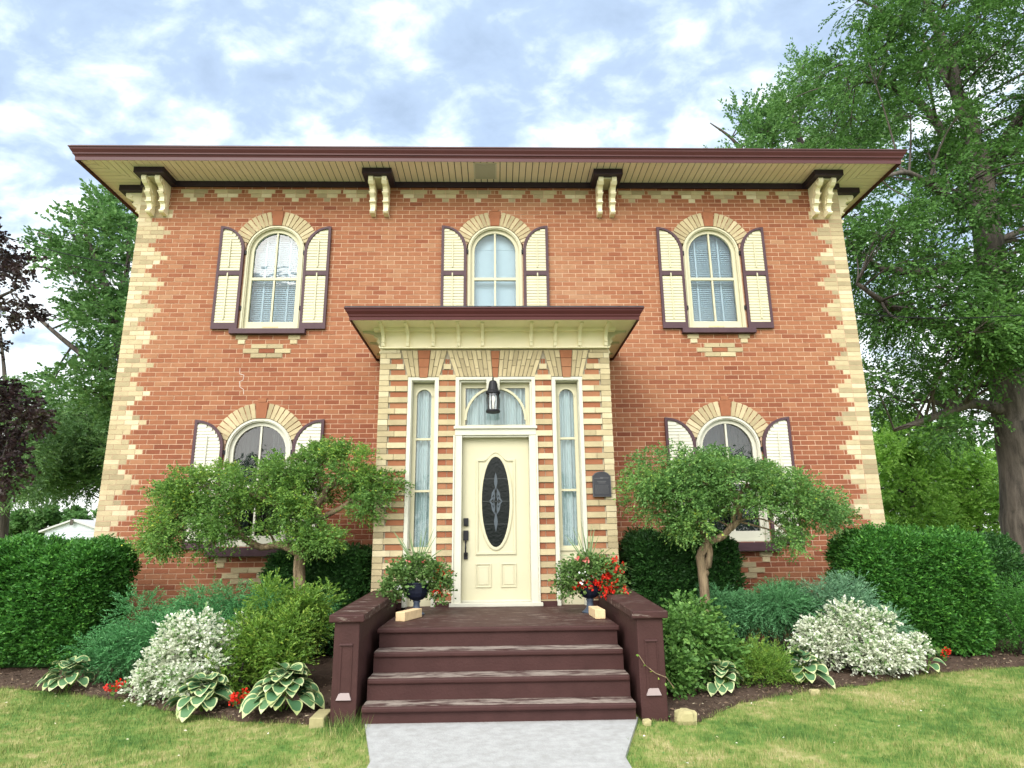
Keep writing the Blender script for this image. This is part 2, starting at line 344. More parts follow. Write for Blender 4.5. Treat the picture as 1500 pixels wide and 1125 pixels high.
# ------------------------------------------------------------------ ground, beds, path
BEDL = [(-9.5,-2.1),(-6.5,-1.98),(-4.9,-2.3),(-4.2,-2.58),(-3.4,-2.95),(-2.7,-3.42),(-2.0,-3.74),(-1.55,-3.84),(-1.31,-3.88)]
BEDR = [(1.38,-3.98),(1.62,-3.95),(2.09,-3.42),(3.01,-2.95),(3.71,-2.72),(4.45,-2.32),(5.73,-1.98),(9.5,-1.9)]
def bed_y(x):
    P = BEDL if x < 0 else BEDR
    if x < 0 and x > BEDL[-1][0] or x > 0 and x < BEDR[0][0]: return None
    return float(np.interp(x, [p[0] for p in P], [p[1] for p in P]))
def build_ground():
    m = MB(); s = 600; n = 1
    m.v += [(-s,-s,0),(s,-s,0),(s,s,0),(-s,s,0)]; m.face([0,1,2,3]); struct(m.build('ground', LAWN))
    for nm, P in (('flower_bed_soil', BEDL), ('flower_bed_soil', BEDR)):
        m = MB(); xs = np.linspace(P[0][0], P[-1][0], 110); rows = 34; yb = .1
        for i, x in enumerate(xs):
            yf = float(np.interp(x, [p[0] for p in P], [p[1] for p in P])) + random.uniform(-.03, .03)
            for j in range(rows):
                t = j/(rows-1); y = yf + (yb-yf)*t
                m.v.append((x, y, .006 + (0 if j == 0 else .015+.045*random.random())))
        for i in range(len(xs)-1):
            for j in range(rows-1): a = i*rows+j; m.face([a, a+rows, a+rows+1, a+1])
        struct(m.build(nm, SOIL, smooth=True))
    # walk: tapers away from the steps
    m = MB(); m.hexa([(-.8,-9,0.0),(.82,-9,0.0),(.84,-4.85,0.0),(-.81,-4.85,0.0),(-.8,-9,.03),(.82,-9,.03),(.84,-4.85,.03),(-.81,-4.85,.03)])
    m.hexa([(-.81,-4.85,0.0),(.84,-4.85,0.0),(1.13,-3.89,0.0),(-1.04,-3.89,0.0),(-.81,-4.85,.03),(.84,-4.85,.03),(1.13,-3.89,.03),(-1.04,-3.89,.03)])
    struct(m.build('path', CONC))
    m = MB(); m.box(-200, 200, -24, -15.5, 0.0, .02); struct(m.build('road', mat('asphalt', (.16,.16,.165), .9, (3, .15)))); m = MB(); m.box(-200, 200, -13.2, -11.5, 0.0, .05); m.box(-200, 200, -15.5, -15.3, 0, .12); struct(m.build('sidewalk', CONC))
    # grass blades on the near lawn
    n = 210000; x = rng.uniform(-7.2, 7.2, n); y = -5.6 + 3.6*rng.uniform(0, 1, n)**1.0
    keep = np.ones(n, bool)
    by = np.array([bed_y(a) if bed_y(a) is not None else -3.9 for a in x]); keep &= y < by + .03 + rng.normal(0, .02, n)
    t = np.clip((y+4.85)/.96, 0, 1); lx = -.81-.23*t; rx = .84+.29*t
    keep &= ~((x > lx + rng.normal(.012, .022, n)) & (x < rx - rng.normal(.012, .022, n)))
    x, y = x[keep], y[keep]; n = len(x)
    h = rng.uniform(.018, .042, n)*(1+.5*np.sin(x*9+2*np.sin(y*7))*np.sin(y*11+2*np.cos(x*5))); a = rng.uniform(0, 2*pi, n); w = .0042
    edge = (np.abs(x+1.15) < .17) & (y > -4.25); h[edge] *= rng.uniform(1.2, 3.2, edge.sum())
    P = np.stack([x, y, np.zeros(n)], 1); S = np.stack([np.cos(a), np.sin(a), np.zeros(n)], 1)*w*.5
    T = P + np.stack([rng.normal(0, .35, n)*h, rng.normal(0, .35, n)*h, h], 1)
    V = np.stack([P-S, P+S, T], 1).reshape(-1, 3)
    o = poly_mesh('grass', V, 3, BLADE, None, rng.uniform(0, 1, n)); o['kind'] = 'stuff'; tag(o, 'short lawn grass with dry yellow patches in front of the beds', 'grass', kind='stuff')
def litter():
    V = []; R = []
    for P0 in (BEDL, BEDR):
        n = 5200; x = rng.uniform(P0[0][0], P0[-1][0], n); yf = np.interp(x, [p[0] for p in P0], [p[1] for p in P0]); y = yf - .03 + rng.uniform(0, 1, n)**1.6*1.6
        P = np.stack([x, y, np.full(n, .045)+rng.uniform(0, .012, n)], 1); V.append(leaves(P, rng.normal(0, 1, (n, 3))*[1, 1, .25], rng.normal(0, .5, (n, 3))+[0, 0, 1], rng.uniform(.012, .045, n), rng.uniform(.008, .02, n))); R.append(rng.uniform(0, 1, n))
    o = poly_mesh('mulch', np.concatenate(V), 4, mat('bark_mulch', [(0, (.035,.022,.015)), (.6, (.10,.065,.04)), (.93, (.19,.13,.08)), (1, (.38,.33,.22))], .9), None, np.concatenate(R)); tag(o, 'dark bark chips and leaf litter on the bed soil', 'mulch', kind='stuff')
    n = 900; x = rng.uniform(-7, 7, n); y = rng.uniform(-5.3, -2.3, n); k = np.array([(y[i] < ((bed_y(x[i]) if bed_y(x[i]) is not None else -3.9))) and not (-1.0 < x[i] < 1.05) for i in range(n)]); x, y = x[k], y[k]; n = len(x)
    P = np.stack([x, y, rng.uniform(.02, .04, n)], 1); o = poly_mesh('clover', leaves(P, rng.normal(0, 1, (n, 3))*[1, 1, .2], rng.normal(0, .3, (n, 3))+[0, 0, 1], rng.uniform(.012, .03, n), rng.uniform(.01, .02, n)), 4, mat('clover_and_fallen_bits', [(0, (.05,.16,.03)), (.82, (.12,.24,.05)), (.86, (.50,.42,.22)), (.97, (.70,.66,.55)), (1, (.8,.8,.78))], .8), None, rng.uniform(0, 1, n)); tag(o, 'clover leaves and small fallen bits scattered in the lawn', 'clover', kind='stuff')
build_ground(); litter()

# ------------------------------------------------------------------ the house
HOUSE = empty('brick_house', (0, 0, 0), 'two-storey red brick house with buff brick corners and plum shutters', 'house')
C = .073; Z0 = 1.85; BL = .213; MG = .0105
HW = 5.69; ZT = 7.04
UPW = [(-3.48, .46, 5.90, 4.60), (0, .44, 5.92, 4.60), (3.48, .46, 5.90, 4.60)]   # cx, half, spring z, bottom
LOW = [(-3.48, .49, 2.73, 1.36), (3.48, .49, 2.73, 1.36)]
WIN = UPW + LOW
def subtract(iv, a, b):
    out = []
    for p, q in iv:
        if b <= p or a >= q: out.append((p, q)); continue
        if a > p: out.append((p, a))
        if b < q: out.append((b, q))
    return out
TRI = [-4.86,-4.32,-3.78,-3.23,-2.72,-2.25,-1.32,-.80,-.28,.28,.80,1.32,2.25,2.74,3.24,3.78,4.32,4.86]
def front_wall():
    wall = MB(); k0 = int(math.floor((0-Z0)/C))
    for k in range(k0, 72):
        z = Z0 + C*k; z0, z1 = z-C/2, z+C/2
        if z1 > ZT+.1: continue
        # openings of this course
        cut = []
        for cx, h, zs, zb in WIN:
            if z > zb and z < zs + h + .12:
                hh = h + .0 if z < zs else (sqrt(max((h+.12)**2-(z-zs)**2, 0)) if z < zs+h+.12 else 0)
                if z >= zs: hh = max(sqrt(max((h+.10)**2-(z-zs)**2, 0)), 0)
                if hh > 0: cut.append((cx, h if z < zs else None, hh))
        # mortar bed, solid
        iv = [(-HW+.006, HW-.006)]
        for cx, h, zs, zb in WIN:
            if zb < z < zs: iv = subtract(iv, cx-h, cx+h)
            elif zs <= z < zs+h+.02: hh = sqrt(max((h+.02)**2-(z-zs)**2, 0)); iv = subtract(iv, cx-hh, cx+hh)
        if .66 < z < 3.9: iv = subtract(iv, -1.35, 1.35)
        for a, b in iv: wall.box(a, b, .0025, .30, z0, z1, 2)
        # brick intervals
        iv = [(-HW, HW)]
        for cx, h, hh in cut: iv = subtract(iv, cx-hh, cx+hh)
        if z < 4.3: iv = subtract(iv, -1.44, 1.44)
        # colour zones: buff quoins
        ph = k % 6; wL = [2.5, 2, 1.5, 1, 1.5, 2][ph]; qL = -HW + BL*wL; qR = HW - BL*wL
        if k >= 64: qL = -HW + BL*2.5 if k < 66 else -HW+BL*2; qR = -qL
        zones = [(-HW, qL, 1), (qL, qR, 0), (qR, HW, 1)]
        off = {0: 0, 1: .5}[k % 2]
        spec = []
        if k >= 68:
            for tx in TRI:
                hw = {68: .052, 69: .165, 70: .215, 71: .235}.get(k, .2)
                if k == 71: continue
                spec.append((tx-hw, tx+hw, 1))
        for cx, h, zs, zb in WIN:
            kb = round((zb-.12-.03-Z0)/C)       # first full course under the sill
            if zb > 4 and cx == 0: continue
            if k == kb: spec += [(cx-.49, cx-.31, 1), (cx+.31, cx+.49, 1)]
            if k == kb-1: spec += [(cx-.45, cx-.34, 1), (cx+.34, cx+.45, 1)]
            if k == kb-2: spec += [(cx-.24, cx+.24, 1)]
            if k == kb-3: spec += [(cx-.36, cx-.12, 1), (cx-.12, cx+.12, 0), (cx+.12, cx+.36, 1)]
            if k == kb-4: spec += [(cx-.24, cx+.24, 1)]
        segs = []
        for a, b, c in zones:
            parts = [(a, b)]
            for p, q, _ in spec: parts = subtract(parts, p, q)
            segs += [(p, q, c, 0) for p, q in parts]
        segs += [(p, q, c, .012 if z < 6.6 else .003) for p, q, c in spec]
        for a, b, c, proud in segs:
            for p, q in iv:
                u, v = max(a, p), min(b, q)
                if v-u < .02: continue
                # split into bricks on a running bond
                if proud or c == 1:
                    nb = max(1, round((v-u)/BL)) if proud else max(1, math.ceil((v-u)/BL-.3))
                    if c == 1 and not proud:
                        ed = [u]; x = u; L0 = BL if (k % 2 == 0) else BL*.5
                        if u > 0: L0 = (v-u) % BL or BL
                        if L0 < .03: L0 += BL
                        x = u + L0
                        while x < v-.04: ed.append(x); x += BL
                        ed.append(v)
                    else: ed = list(np.linspace(u, v, nb+1))
                else:
                    s0 = math.floor((u/BL) - off)*BL + off*BL; ed = [u]; x = s0 + BL
                    while x < v-.035:
                        if x > u+.035: ed.append(x + random.uniform(-.004, .004))
                        x += BL
                    ed.append(v)
                for e0, e1 in zip(ed[:-1], ed[1:]):
                    y = -proud - random.uniform(0, .003); dz = random.uniform(-.001, .001)
                    r = random.random()
                    if c == 0: lf = .5 + .10*sin(e0*.9+1.2) + .14*sin(z*1.05-3.9) + .05*sin(e0*2.7+z*2.1); r = min(1, max(0, random.gauss(lf, .13))); r = max(0, lf-random.uniform(.2,.4)) if random.random() < .07 else r
                    g = MG/2 if c == 0 else MG*.36
                    ends = (e0+(g if e0 > -HW+.01 else 0), e1-(g if e1 < HW-.01 else 0))
                    wall.box(ends[0], ends[1], y, .02, z0+g+dz, z1-g+dz, c, r, True)
    return wall.build('front_wall', [RED, YEL, MORT], HOUSE)
front_wall()
m = MB()      # old mortar repair running down the joints below the upper left window
for (xa, za), (xb, zb_) in zip([(-3.86,3.99),(-3.86,3.90),(-3.79,3.88),(-3.80,3.80),(-3.85,3.78),(-3.84,3.70),(-3.78,3.66),(-3.77,3.58)][:-1], [(-3.86,3.90),(-3.79,3.88),(-3.80,3.80),(-3.85,3.78),(-3.84,3.70),(-3.78,3.66),(-3.77,3.58)]): m.tube([(xa, -.003, za), (xb, .000, zb_)], .004, 5)
m.build('mortar_repair', mat('pale_mortar', (.62,.55,.50), .95), HOUSE)
# other walls and interior
m = MB()
m.box(-HW+.004, -HW+.30, .02, 9, -.1, ZT+.08); m.box(HW-.30, HW-.004, .02, 9, -.1, ZT+.08); m.box(-HW+.3, HW-.3, 8.7, 9, -.1, ZT+.08)
m.build('side_wall', BRICKS, HOUSE)
m = MB(); m.box(-HW+.3, HW-.3, .9, .95, 0, ZT); m.box(-HW+.3, HW-.3, .3, .9, 3.6, 3.8); m.box(-HW+.3, HW-.3, .3, .9, -.05, .1)
for x in (-2, 2): m.box(x-.05, x+.05, .3, .9, .1, 3.6)
m.build('interior_partition', INTER, HOUSE)

def voussoirs(cx, zs, ri, ro, ro_key, n, a0):
    r_in, r_out = ri+.004, ro
    A = math.asin(.085/ (ri+.1))          # half angle of key
    for side in (1, -1):
        m = MB(); nb = n; st = pi/2 - A; en = a0
        for i in range(nb):
            t0 = st + (en-st)*i/nb; t1 = st + (en-st)*(i+1)/nb; g = .005/ri
            poly = []
            for t, r in ((t0-g, r_in), (t0-g, r_out), ((t0+t1)/2, r_out+.004), (t1+g, r_out), (t1+g, r_in), ((t0+t1)/2, r_in)):
                poly.append((cx + side*cos(t)*r, zs + sin(t)*r))
            if side == 1: poly = poly[::-1]
            m.prism(poly, -.010-random.uniform(0, .003), .09, 0, random.uniform(.15, .85))
        m.build('arch_brick', [YEL], HOUSE)
    k = MB(); w0 = sin(A)*ri; w1 = w0*1.25
    k.prism([(cx-w0, zs+ri*cos(A)-.0), (cx+w0, zs+ri*cos(A)), (cx+w1, zs+ro+.01), (cx-w1, zs+ro+.01)], -.018, .09, 0, .45)
    k.prism([(cx-w1*.62, zs+ro+.016), (cx+w1*.62, zs+ro+.016), (cx+w1*.72, zs+ro_key), (cx-w1*.72, zs+ro_key)], -.016, .05, 0, .6)
    k.build('keystone', [RED], HOUSE)
def arch(cx, half, zs, zb, n=18):
    return [(cx+half, zb)] + [(cx+half*cos(t), zs+half*sin(t)) for t in np.linspace(0, pi, n)] + [(cx-half, zb)]
def window(cx, h, zs, zb, lower):
    f = MB(); f.ring(arch(cx, h-.002, zs, zb), arch(cx, h-.055, zs, zb+.03), .0, .16)
    f.ring(arch(cx, h-.018, zs, zb), arch(cx, h-.040, zs, zb+.02), -.015, .0, closed=False)
    w = f.build('window', CREAM if not lower else WHITE, HOUSE); w['label'] = 'arched two-over-two sash window with cream frame'
    s = MB(); gz = zb + (.14 if not lower else .16); gh = h-.11
    s.ring(arch(cx, h-.056, zs, zb+.03), arch(cx, gh, zs, gz), .045, .095)
    mz = zb + (.86 if not lower else .86)
    s.box(cx-gh-.01, cx+gh+.01, .050, .10, mz-.022, mz+.022)
    s.box(cx-.013, cx+.013, .055, .10, gz-.01, mz-.02); s.box(cx-.013, cx+.013, .052, .10, mz+.02, zs+gh+.01)
    if not lower: s.box(cx-.12, cx+.12, .036, .046, gz-.09, gz-.072, 1)
    s.build('sash', [CREAM if not lower else WHITE, WOOD], w)
    g = MB(); A = arch(cx, gh+.01, zs, gz-.01); g.v += [(x, .078, z) for x, z in A]; g.face(list(range(len(A))))
    g.build('glass', GLASSR if lower else GLASS, w)
    st = MB(); st.box(cx-h-.115, cx+h+.115, -.085, .10, zb-(.085 if not lower else .125), zb-.002, 0); st.build('sill', SHUT, w, bevel=.006)
    if not lower:
        b = MB()
        if cx == 0:
            b.box(cx-h+.05, cx+h-.05, .20, .205, zb+.06, zs+h-.05); 
            b.box(cx-h+.05, cx+h-.05, .195, .2, zs+.10, zs+.125, 0); b.box(cx-h+.05, cx+h-.05, .19, .198, zb+.3, zb+.325, 0)
        else:
            z = zb+.05
            while z < zs+h-.03:
                b.hexa([(cx-h+.05,.190,z),(cx+h-.05,.190,z),(cx+h-.05,.212,z+.022),(cx-h+.05,.212,z+.022),(cx-h+.05,.190,z+.003),(cx+h-.05,.190,z+.003),(cx+h-.05,.212,z+.025),(cx-h+.05,.212,z+.025)]); z += .034
            for q in (-.2, .18): b.box(cx+q-.012, cx+q+.012, .184, .188, zb+.05, zs+h-.1)
            b.box(cx-h+.05, cx+h-.05, .225, .23, zb+.04, zs+h-.05)
        b.build('blind', BLIND, w)
    else:
        for sd in (-1, 1):
            b = MB(); xs = np.linspace(.03 if cx > 0 else .10, h-.05, 26)
            for i in range(25):
                y0, y1 = .22+.035*sin(i*1.25), .22+.035*sin((i+1)*1.25)
                x0, x1 = cx+sd*xs[i], cx+sd*xs[i+1]; q = len(b.v)
                sw = (h-.05-xs[i])*.25; b.v += [(x0+sd*sw*.6, y0, zb+.1), (x1+sd*sw*.6, y1, zb+.1), (x1, y1, zs+h-.05), (x0, y0, zs+h-.05)]; b.face([q, q+1, q+2, q+3])
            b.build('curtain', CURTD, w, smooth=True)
    for i in (-1, 1):
        for z in (zb+.35, zs-.02):
            m = MB(); m.box(cx+i*(h-.004)-.012, cx+i*(h-.004)+.012, -.03, .0, z-.03, z+.03); m.build('shutter_hinge', BLACKM, w)
    voussoirs(cx, zs, h, h+(.235 if not lower else .225), h+(.30), 9, radians(18))
for w_ in UPW: window(*w_, False)
for w_ in LOW: window(*w_, True)

def shutter(cx, sd, h, zs, zb, wid, drop, lower):
    """sd -1 left leaf, +1 right leaf of the window at cx"""
    xi = cx + sd*(h+.012); xo = cx + sd*(h+wid); zt = zs+.42 if not lower else zs+.46
    zi = zt-.40 if not lower else zt-.40; bt = .042
    def outl(inset, z_bot):
        xa, xb = xi+sd*inset, xo-sd*inset; R = abs(xb-xa); top = zt-inset; rz = min(.40-inset*.3, .40)
        pts = [(xb, z_bot), (xb, top)] + [(xb - sd*R*sin(t), top-rz + rz*cos(t)) for t in np.linspace(.12, pi/2, 10)] + [(xa, z_bot)]
        return pts
    f = MB(); f.ring(outl(0, zb+drop), outl(bt, zb+drop+.10), -.052, -.018); mr = zb+drop+.86*(1 if not lower else .93)+.06
    f.box(min(xi, xo)+bt, max(xi, xo)-bt, -.050, -.020, mr-.035, mr+.035)
    sh = f.build('shutter', SHUT, HOUSE, bevel=0)
    lv = MB()
    z = zb+drop+.10
    while z < zt-.06:
        if not (mr-.055 < z < mr+.03):
            rz = .39; top = zt-bt; xb = xo-sd*bt; xa = xi+sd*bt; R = abs(xb-xa); zz = z+.05
            if zz > top-rz: u = (zz-(top-rz))/rz; xa2 = xb - sd*R*sqrt(max(1-u*u, 0)); 
            else: xa2 = xa
            if abs(xa2-xb) > .03:
                x0, x1 = min(xa2, xb)-.002, max(xa2, xb)+.002
                lv.hexa([(x0,-.046,z),(x1,-.046,z),(x1,-.040,z-.002),(x0,-.040,z-.002),(x0,-.037,z+.0475),(x1,-.037,z+.0475),(x1,-.028,z+.0475),(x0,-.028,z+.0475)])
        z += .048
    # backing board so that no wall shows through
    P = outl(bt-.004, zb+drop+.096)
    if sd > 0: P = P[::-1]
    lv.prism(P, -.024, -.020)
    lv.build('louvre_panel', CREAM if not lower else WHITE, sh)
    rd = MB(); xm = (xi+xo)/2 + sd*.02
    rd.box(xm-.009, xm+.009, -.060, -.050, zb+drop+.16, mr-.0); rd.box(xm-.009, xm+.009, -.060, -.050, mr+.10, zt-.24)
    rd.build('tilt_rod', CREAM if not lower else WHITE, sh)
for cx, h, zs, zb in UPW:
    for sd in (-1, 1): shutter(cx, sd, h, zs, zb, .41, 0, False)
for cx, h, zs, zb in LOW:
    for sd in (-1, 1): shutter(cx, sd, h, zs, zb, .455, -.02, True)

# eaves: frieze board, soffit boards, gutter, roof
EX, EY = 6.40, -.74; SZ = 7.13
def sweep(m, prof, x0, x1, y0, y1, mi=0):       # prof (out, z) swept round a rectangle, outward offsets
    cs = [(x0, y0, -1, -1), (x1, y0, 1, -1), (x1, y1, 1, 1), (x0, y1, -1, 1)]; b = len(m.v); n = len(prof)
    for x, y, sx, sy in cs: m.v += [(x+sx*o, y+sy*o, z) for o, z in prof]
    for i in range(4):
        j = (i+1) % 4
        for k in range(n):
            l = (k+1) % n; m.face([b+i*n+k, b+j*n+k, b+j*n+l, b+i*n+l], mi, .5)
m = MB(); sweep(m, [(0, SZ-.05), (.012, SZ-.055), (.014, SZ+.0), (.03, SZ+.03), (.042, SZ+.035), (.045, SZ+.055), (.075, SZ+.10), (.082, SZ+.125), (.095, SZ+.13), (.095, SZ+.145), (.0, SZ+.145)], -EX+.06, EX-.06, EY+.06, 9.6)
m.build('gutter', GUT, HOUSE, bevel=0)
m = MB(); b = [(-EX-.01, EY-.01, SZ+.148), (EX+.01, EY-.01, SZ+.148), (EX+.01, 9.65, SZ+.148), (-EX-.01, 9.65, SZ+.148)]
tt = [(-2, 4.4, SZ+1.35), (2, 4.4, SZ+1.35)]; lo = [(x, y, z-.004) for x, y, z in b]; m.v += [(x, y, z+.018) for x, y, z in b] + tt + b
m.face([0,1,5,4]); m.face([1,2,5]); m.face([2,3,4,5]); m.face([3,0,4])
for i in range(4): j = (i+1) % 4; m.face([6+i, 6+j, j, i])
m.face([9,8,7,6]); m.build('roof', SHING, HOUSE)
m = MB(); w = .102
nb = int(2*EX/w)
for i in range(nb+1):
    x = -EX + .066 + i*w; x1 = min(x+w-.012, EX-.066)
    a, c = x, x1; yb = .0
    def lim(xx): return min(.0, EY+.03 + 0) if abs(xx) < HW else EY+.03
    # front soffit trapezoid: y from EY to the mitre line
    def back(xx): return 0.02 if abs(xx) < HW else EY + (EX-abs(xx))*(.02-EY)/(EX-HW)
    if back(a)-EY < .05 and back(c)-EY < .05: continue
    m.hexa([(a, EY+.066, SZ),(c, EY+.066, SZ),(c, max(back(c)-.006, EY+.07), SZ),(a, max(back(a)-.006, EY+.07), SZ)]+[(p, q, SZ+.012) for p, q in ((a,EY+.066),(c,EY+.066),(c,max(back(c)-.006,EY+.07)),(a,max(back(a)-.006,EY+.07)))])
for sx in (-1, 1):
    y = EY+.06
    while y < 9.5:
        y1 = y+w-.012
        def inn(yy): return HW-.02 if yy > .02 else EX - (yy-EY)*(EX-HW)/(.02-EY)
        p = [(sx*(inn(y)+.006), y), (sx*(EX-.066), y), (sx*(EX-.066), y1), (sx*(inn(y1)+.006), y1)]
        if sx < 0: p = [p[1], p[0], p[3], p[2]]
        m.hexa([(a, b_, SZ) for a, b_ in p] + [(a, b_, SZ+.012) for a, b_ in p]); y += w
so_ = m.build('soffit', CREAMS, HOUSE)
m = MB(); m.box(-EX+.07, EX-.07, EY+.07, 9.5, SZ+.02, SZ+.04); m.build('soffit_backing', DARK, HOUSE)
m = MB(); m.box(-.33, .03, EY+.16, EY+.60, SZ-.012, SZ-.001)
for i in range(14): m.box(-.31, .01, EY+.18+i*.03, EY+.188+i*.03, SZ-.015, SZ-.012, 1)
VENTM = mat('grey_vent', (.66, .62, .55), .6); m.build('soffit_vent', [VENTM, mat('vent_slot', (.30,.27,.23), .7)], HOUSE)
m = MB(); zf0, zf1 = ZT-.005, SZ-.002
m.box(-HW-.03, HW+.03, -.035, -.001, zf0, zf1)
for sx in (-1, 1): m.box(min(sx*(HW+.002), sx*(HW+.035)), max(sx*(HW+.002), sx*(HW+.035)), 0, 9, zf0, zf1)
m.build('frieze_board', DARK, HOUSE)
# bracket groups
CONS = [(0,0),(.36,0),(.37,-.03),(.355,-.075),(.31,-.11),(.25,-.125),(.22,-.15),(.215,-.185),(.225,-.20),(.225,-.225),(.19,-.25),(.165,-.27),(.16,-.31),(.165,-.33),(.145,-.345),(.12,-.37),(.105,-.42),(.11,-.455),(.14,-.475),(.145,-.495),(.12,-.515),(.0,-.525)]
def console(T, sc=1.0, wd=.075, ztop=ZT-.006):
    m = MB(); P = [(o*sc, z*sc) for o, z in CONS]
    def place(p): return T(p[0], p[1], p[2]+ztop)
    n = len(P)
    m.prism(P[::-1], -wd/2, wd/2, 0, .5, T=place)
    # raised side scroll and front beads
    for yy in (-wd/2-.008, wd/2):
        m.prism([(.06*sc, -.06*sc), (.06*sc, -.40*sc), (.085*sc, -.40*sc), (.13*sc, -.2*sc), (.26*sc, -.06*sc)], yy, yy+.008, 0, .5, T=place)
        c = [(.28*sc+.035*cos(a), -.06*sc+.035*sin(a)) for a in np.linspace(0, 2*pi, 11)[:-1]]; m.prism(c, yy-.004 if yy < 0 else yy, yy+.008 if yy < 0 else yy+.012, 0, .5, T=place)
    for z in (-.205, -.335): 
        o = .235 if z > -.3 else .172
        m.prism([(0, z*sc+.009), (0, z*sc-.009), (o*sc, z*sc-.009), (o*sc, z*sc+.009)], -wd/2-.010, wd/2+.010, 0, .5, T=place)
    return m
def bracket_group(cx, front=True, sx=1):
    m = MB(); hw = .23
    if front:
        m.box(cx-hw, cx+hw, -.44, -.036, zf0-.002, zf1+.0)
        cap = m.build('bracket_cap', DARK, HOUSE)
        for d in (-.105, .105):
            x0 = cx+d; k = console(lambda o, y, z, x0=x0: (x0+y, -.001-o, z)); k.build('bracket', CREAM_LIFT, HOUSE)
        s = MB(); s.box(cx-.06, cx+.06, -.34, -.001, ZT-.03, ZT-.008); s.build('bracket_soffit', CREAM, HOUSE)
    else:
        cy = cx
        a, b_ = sx*(HW+.036), sx*(HW+.44); m.box(min(a, b_), max(a, b_), cy-hw, cy+hw, zf0-.002, zf1)
        m.build('bracket_cap', DARK, HOUSE)
        for d in (-.105, .105):
            k = console(lambda o, y, z, y0=cy+d: (sx*(HW+.001+o), y0+y*sx, z)); k.build('bracket', CREAM_LIFT, HOUSE)
for cx in (-5.38, -1.85, 1.80, 5.34): bracket_group(cx)
for sx in (-1, 1):
    for cy in (.32, 4.4, 8.4): bracket_group(cy, False, sx)

# ------------------------------------------------------------------ porch (entrance block)
PY = -1.38; PW = 1.50; C2 = .0735; ZP = .65
ARCHES = [(-.93, .205, .30, 3.485, 3.845), (0.0, .51, .63, 3.485, 3.845), (.93, .205, .30, 3.485, 3.845)]
def porch_wall():
    m = MB(); k0 = -5
    mt = MB()
    for k in range(-10, 34):
        z = 1.42 + C2*k; z0, z1 = z-C2/2, z+C2/2
        if z1 < ZP-.0 or z0 > 3.86: continue
        z1m = min(z1, 3.86); z0m = max(z0, ZP-.02)
        iv = [(-PW+.012, PW-.012)]
        if z < 3.485: iv = [(-PW+.012, -1.13), (-.73, -.51), (.51, .73), (1.13, PW-.012)]
        for a, b in iv: m.box(a, b, PY+.024, PY+.26, z0m, z1m, 2)
        yel = (k % 2 == 0)
        bi = [(-PW, -1.13), (-.73, -.51), (.51, .73), (1.13, PW)]
        if z > 3.485:
            bi = [(-PW, PW)]
            for c, hb, ht, a0, a1 in ARCHES:
                hh = hb + (ht-hb)*(z1-a0)/(a1-a0); bi = subtract(bi, c-hh-.004, c+hh+.004)
        for a, b in bi:
            if b-a < .03: continue
            corner = abs(a) > 1.4 or abs(b) > 1.4
            if yel or z > 3.80:
                ed = [a, b]
                if corner: c_ = a+.215 if a < 0 else b-.215; ed = [a, c_, b] if k % 4 else [a, (a+b)/2-.06 if a < 0 else (a+b)/2+.06, b]
                for e0, e1 in zip(ed[:-1], ed[1:]):
                    m.box(e0+.001, e1-.004, PY-random.uniform(0, .003), PY+.03, z0+.002, min(z1, 3.858)-.003, 1, random.uniform(.2, .95), True)
            else:
                if corner:
                    if a < 0: m.box(a, a+.125, PY-random.uniform(0,.003), PY+.03, z0+.003, z1-.003, 1, random.random()); m.box(a+.145, b-.004, PY+.017, PY+.03, z0+.002, z1-.006, 0, random.uniform(.3,.8))
                    else: m.box(b-.125, b, PY-random.uniform(0,.003), PY+.03, z0+.003, z1-.003, 1, random.random()); m.box(a+.004, b-.145, PY+.017, PY+.03, z0+.002, z1-.006, 0, random.uniform(.3,.8))
                else:
                    c_ = (a+b)/2 + random.uniform(-.008, .008)
                    m.box(a+.003, c_-.004, PY+.015, PY+.03, z0+.002, z1-.006, 0, random.uniform(.2,.8)); m.box(c_+.004, b-.003, PY+.015, PY+.03, z0+.002, z1-.006, 0, random.uniform(.2,.8))
    m.build('porch_wall', [RED, YEL, MORTY], HOUSE)
    # splayed flat arches
    for c, hb, ht, a0, a1 in ARCHES:
        n = 7 if hb < .3 else 20; key = .055 if hb < .3 else .035; keyt = .085 if hb < .3 else .062
        for sd in (-1, 1):
            nn = 3 if hb < .3 else 9; m = MB()
            for i in range(nn):
                def X(j, t): 
                    b0 = key + (hb-key)*j/nn; t0 = keyt + (ht-keyt)*j/nn; return c + sd*(b0 + (t0-b0)*t)
                cuts = sorted([0, random.uniform(.28, .42) if i % 2 else random.uniform(.6, .72), 1])
                for q0, q1 in zip(cuts[:-1], cuts[1:]):
                    g = .004; z0 = a0+(a1-a0)*q0+.003; z1 = a0+(a1-a0)*q1-.003
                    P = [(X(i, q0)+sd*g, z0), (X(i+1, q0)-sd*g, z0), (X(i+1, q1)-sd*g, z1), (X(i, q1)+sd*g, z1)]
                    if sd < 0: P = [P[1], P[0], P[3], P[2]]
                    m.prism(P, PY-random.uniform(.0, .005), PY+.05, 0, random.uniform(.1, .75))
            m.build('flat_arch', [YEL], HOUSE)
        k = MB(); zs_ = [a0-.012, a0+.13, a0+.25, a1] if hb < .3 else [a0-.012, a0+.12, a0+.24, a1-.01]
        for z0, z1 in zip(zs_[:-1], zs_[1:]):
            f0 = key + (keyt-key)*(z0-a0)/(a1-a0); f1 = key + (keyt-key)*(z1-a0)/(a1-a0)
            k.prism([(c-f0+.004, z0+.003), (c+f0-.004, z0+.003), (c+f1-.004, z1-.003), (c-f1+.004, z1-.003)], PY-.009, PY+.05, 0, random.uniform(.4, .8))
        k.build('keystone', [RED], HOUSE)
porch_wall()
m = MB()
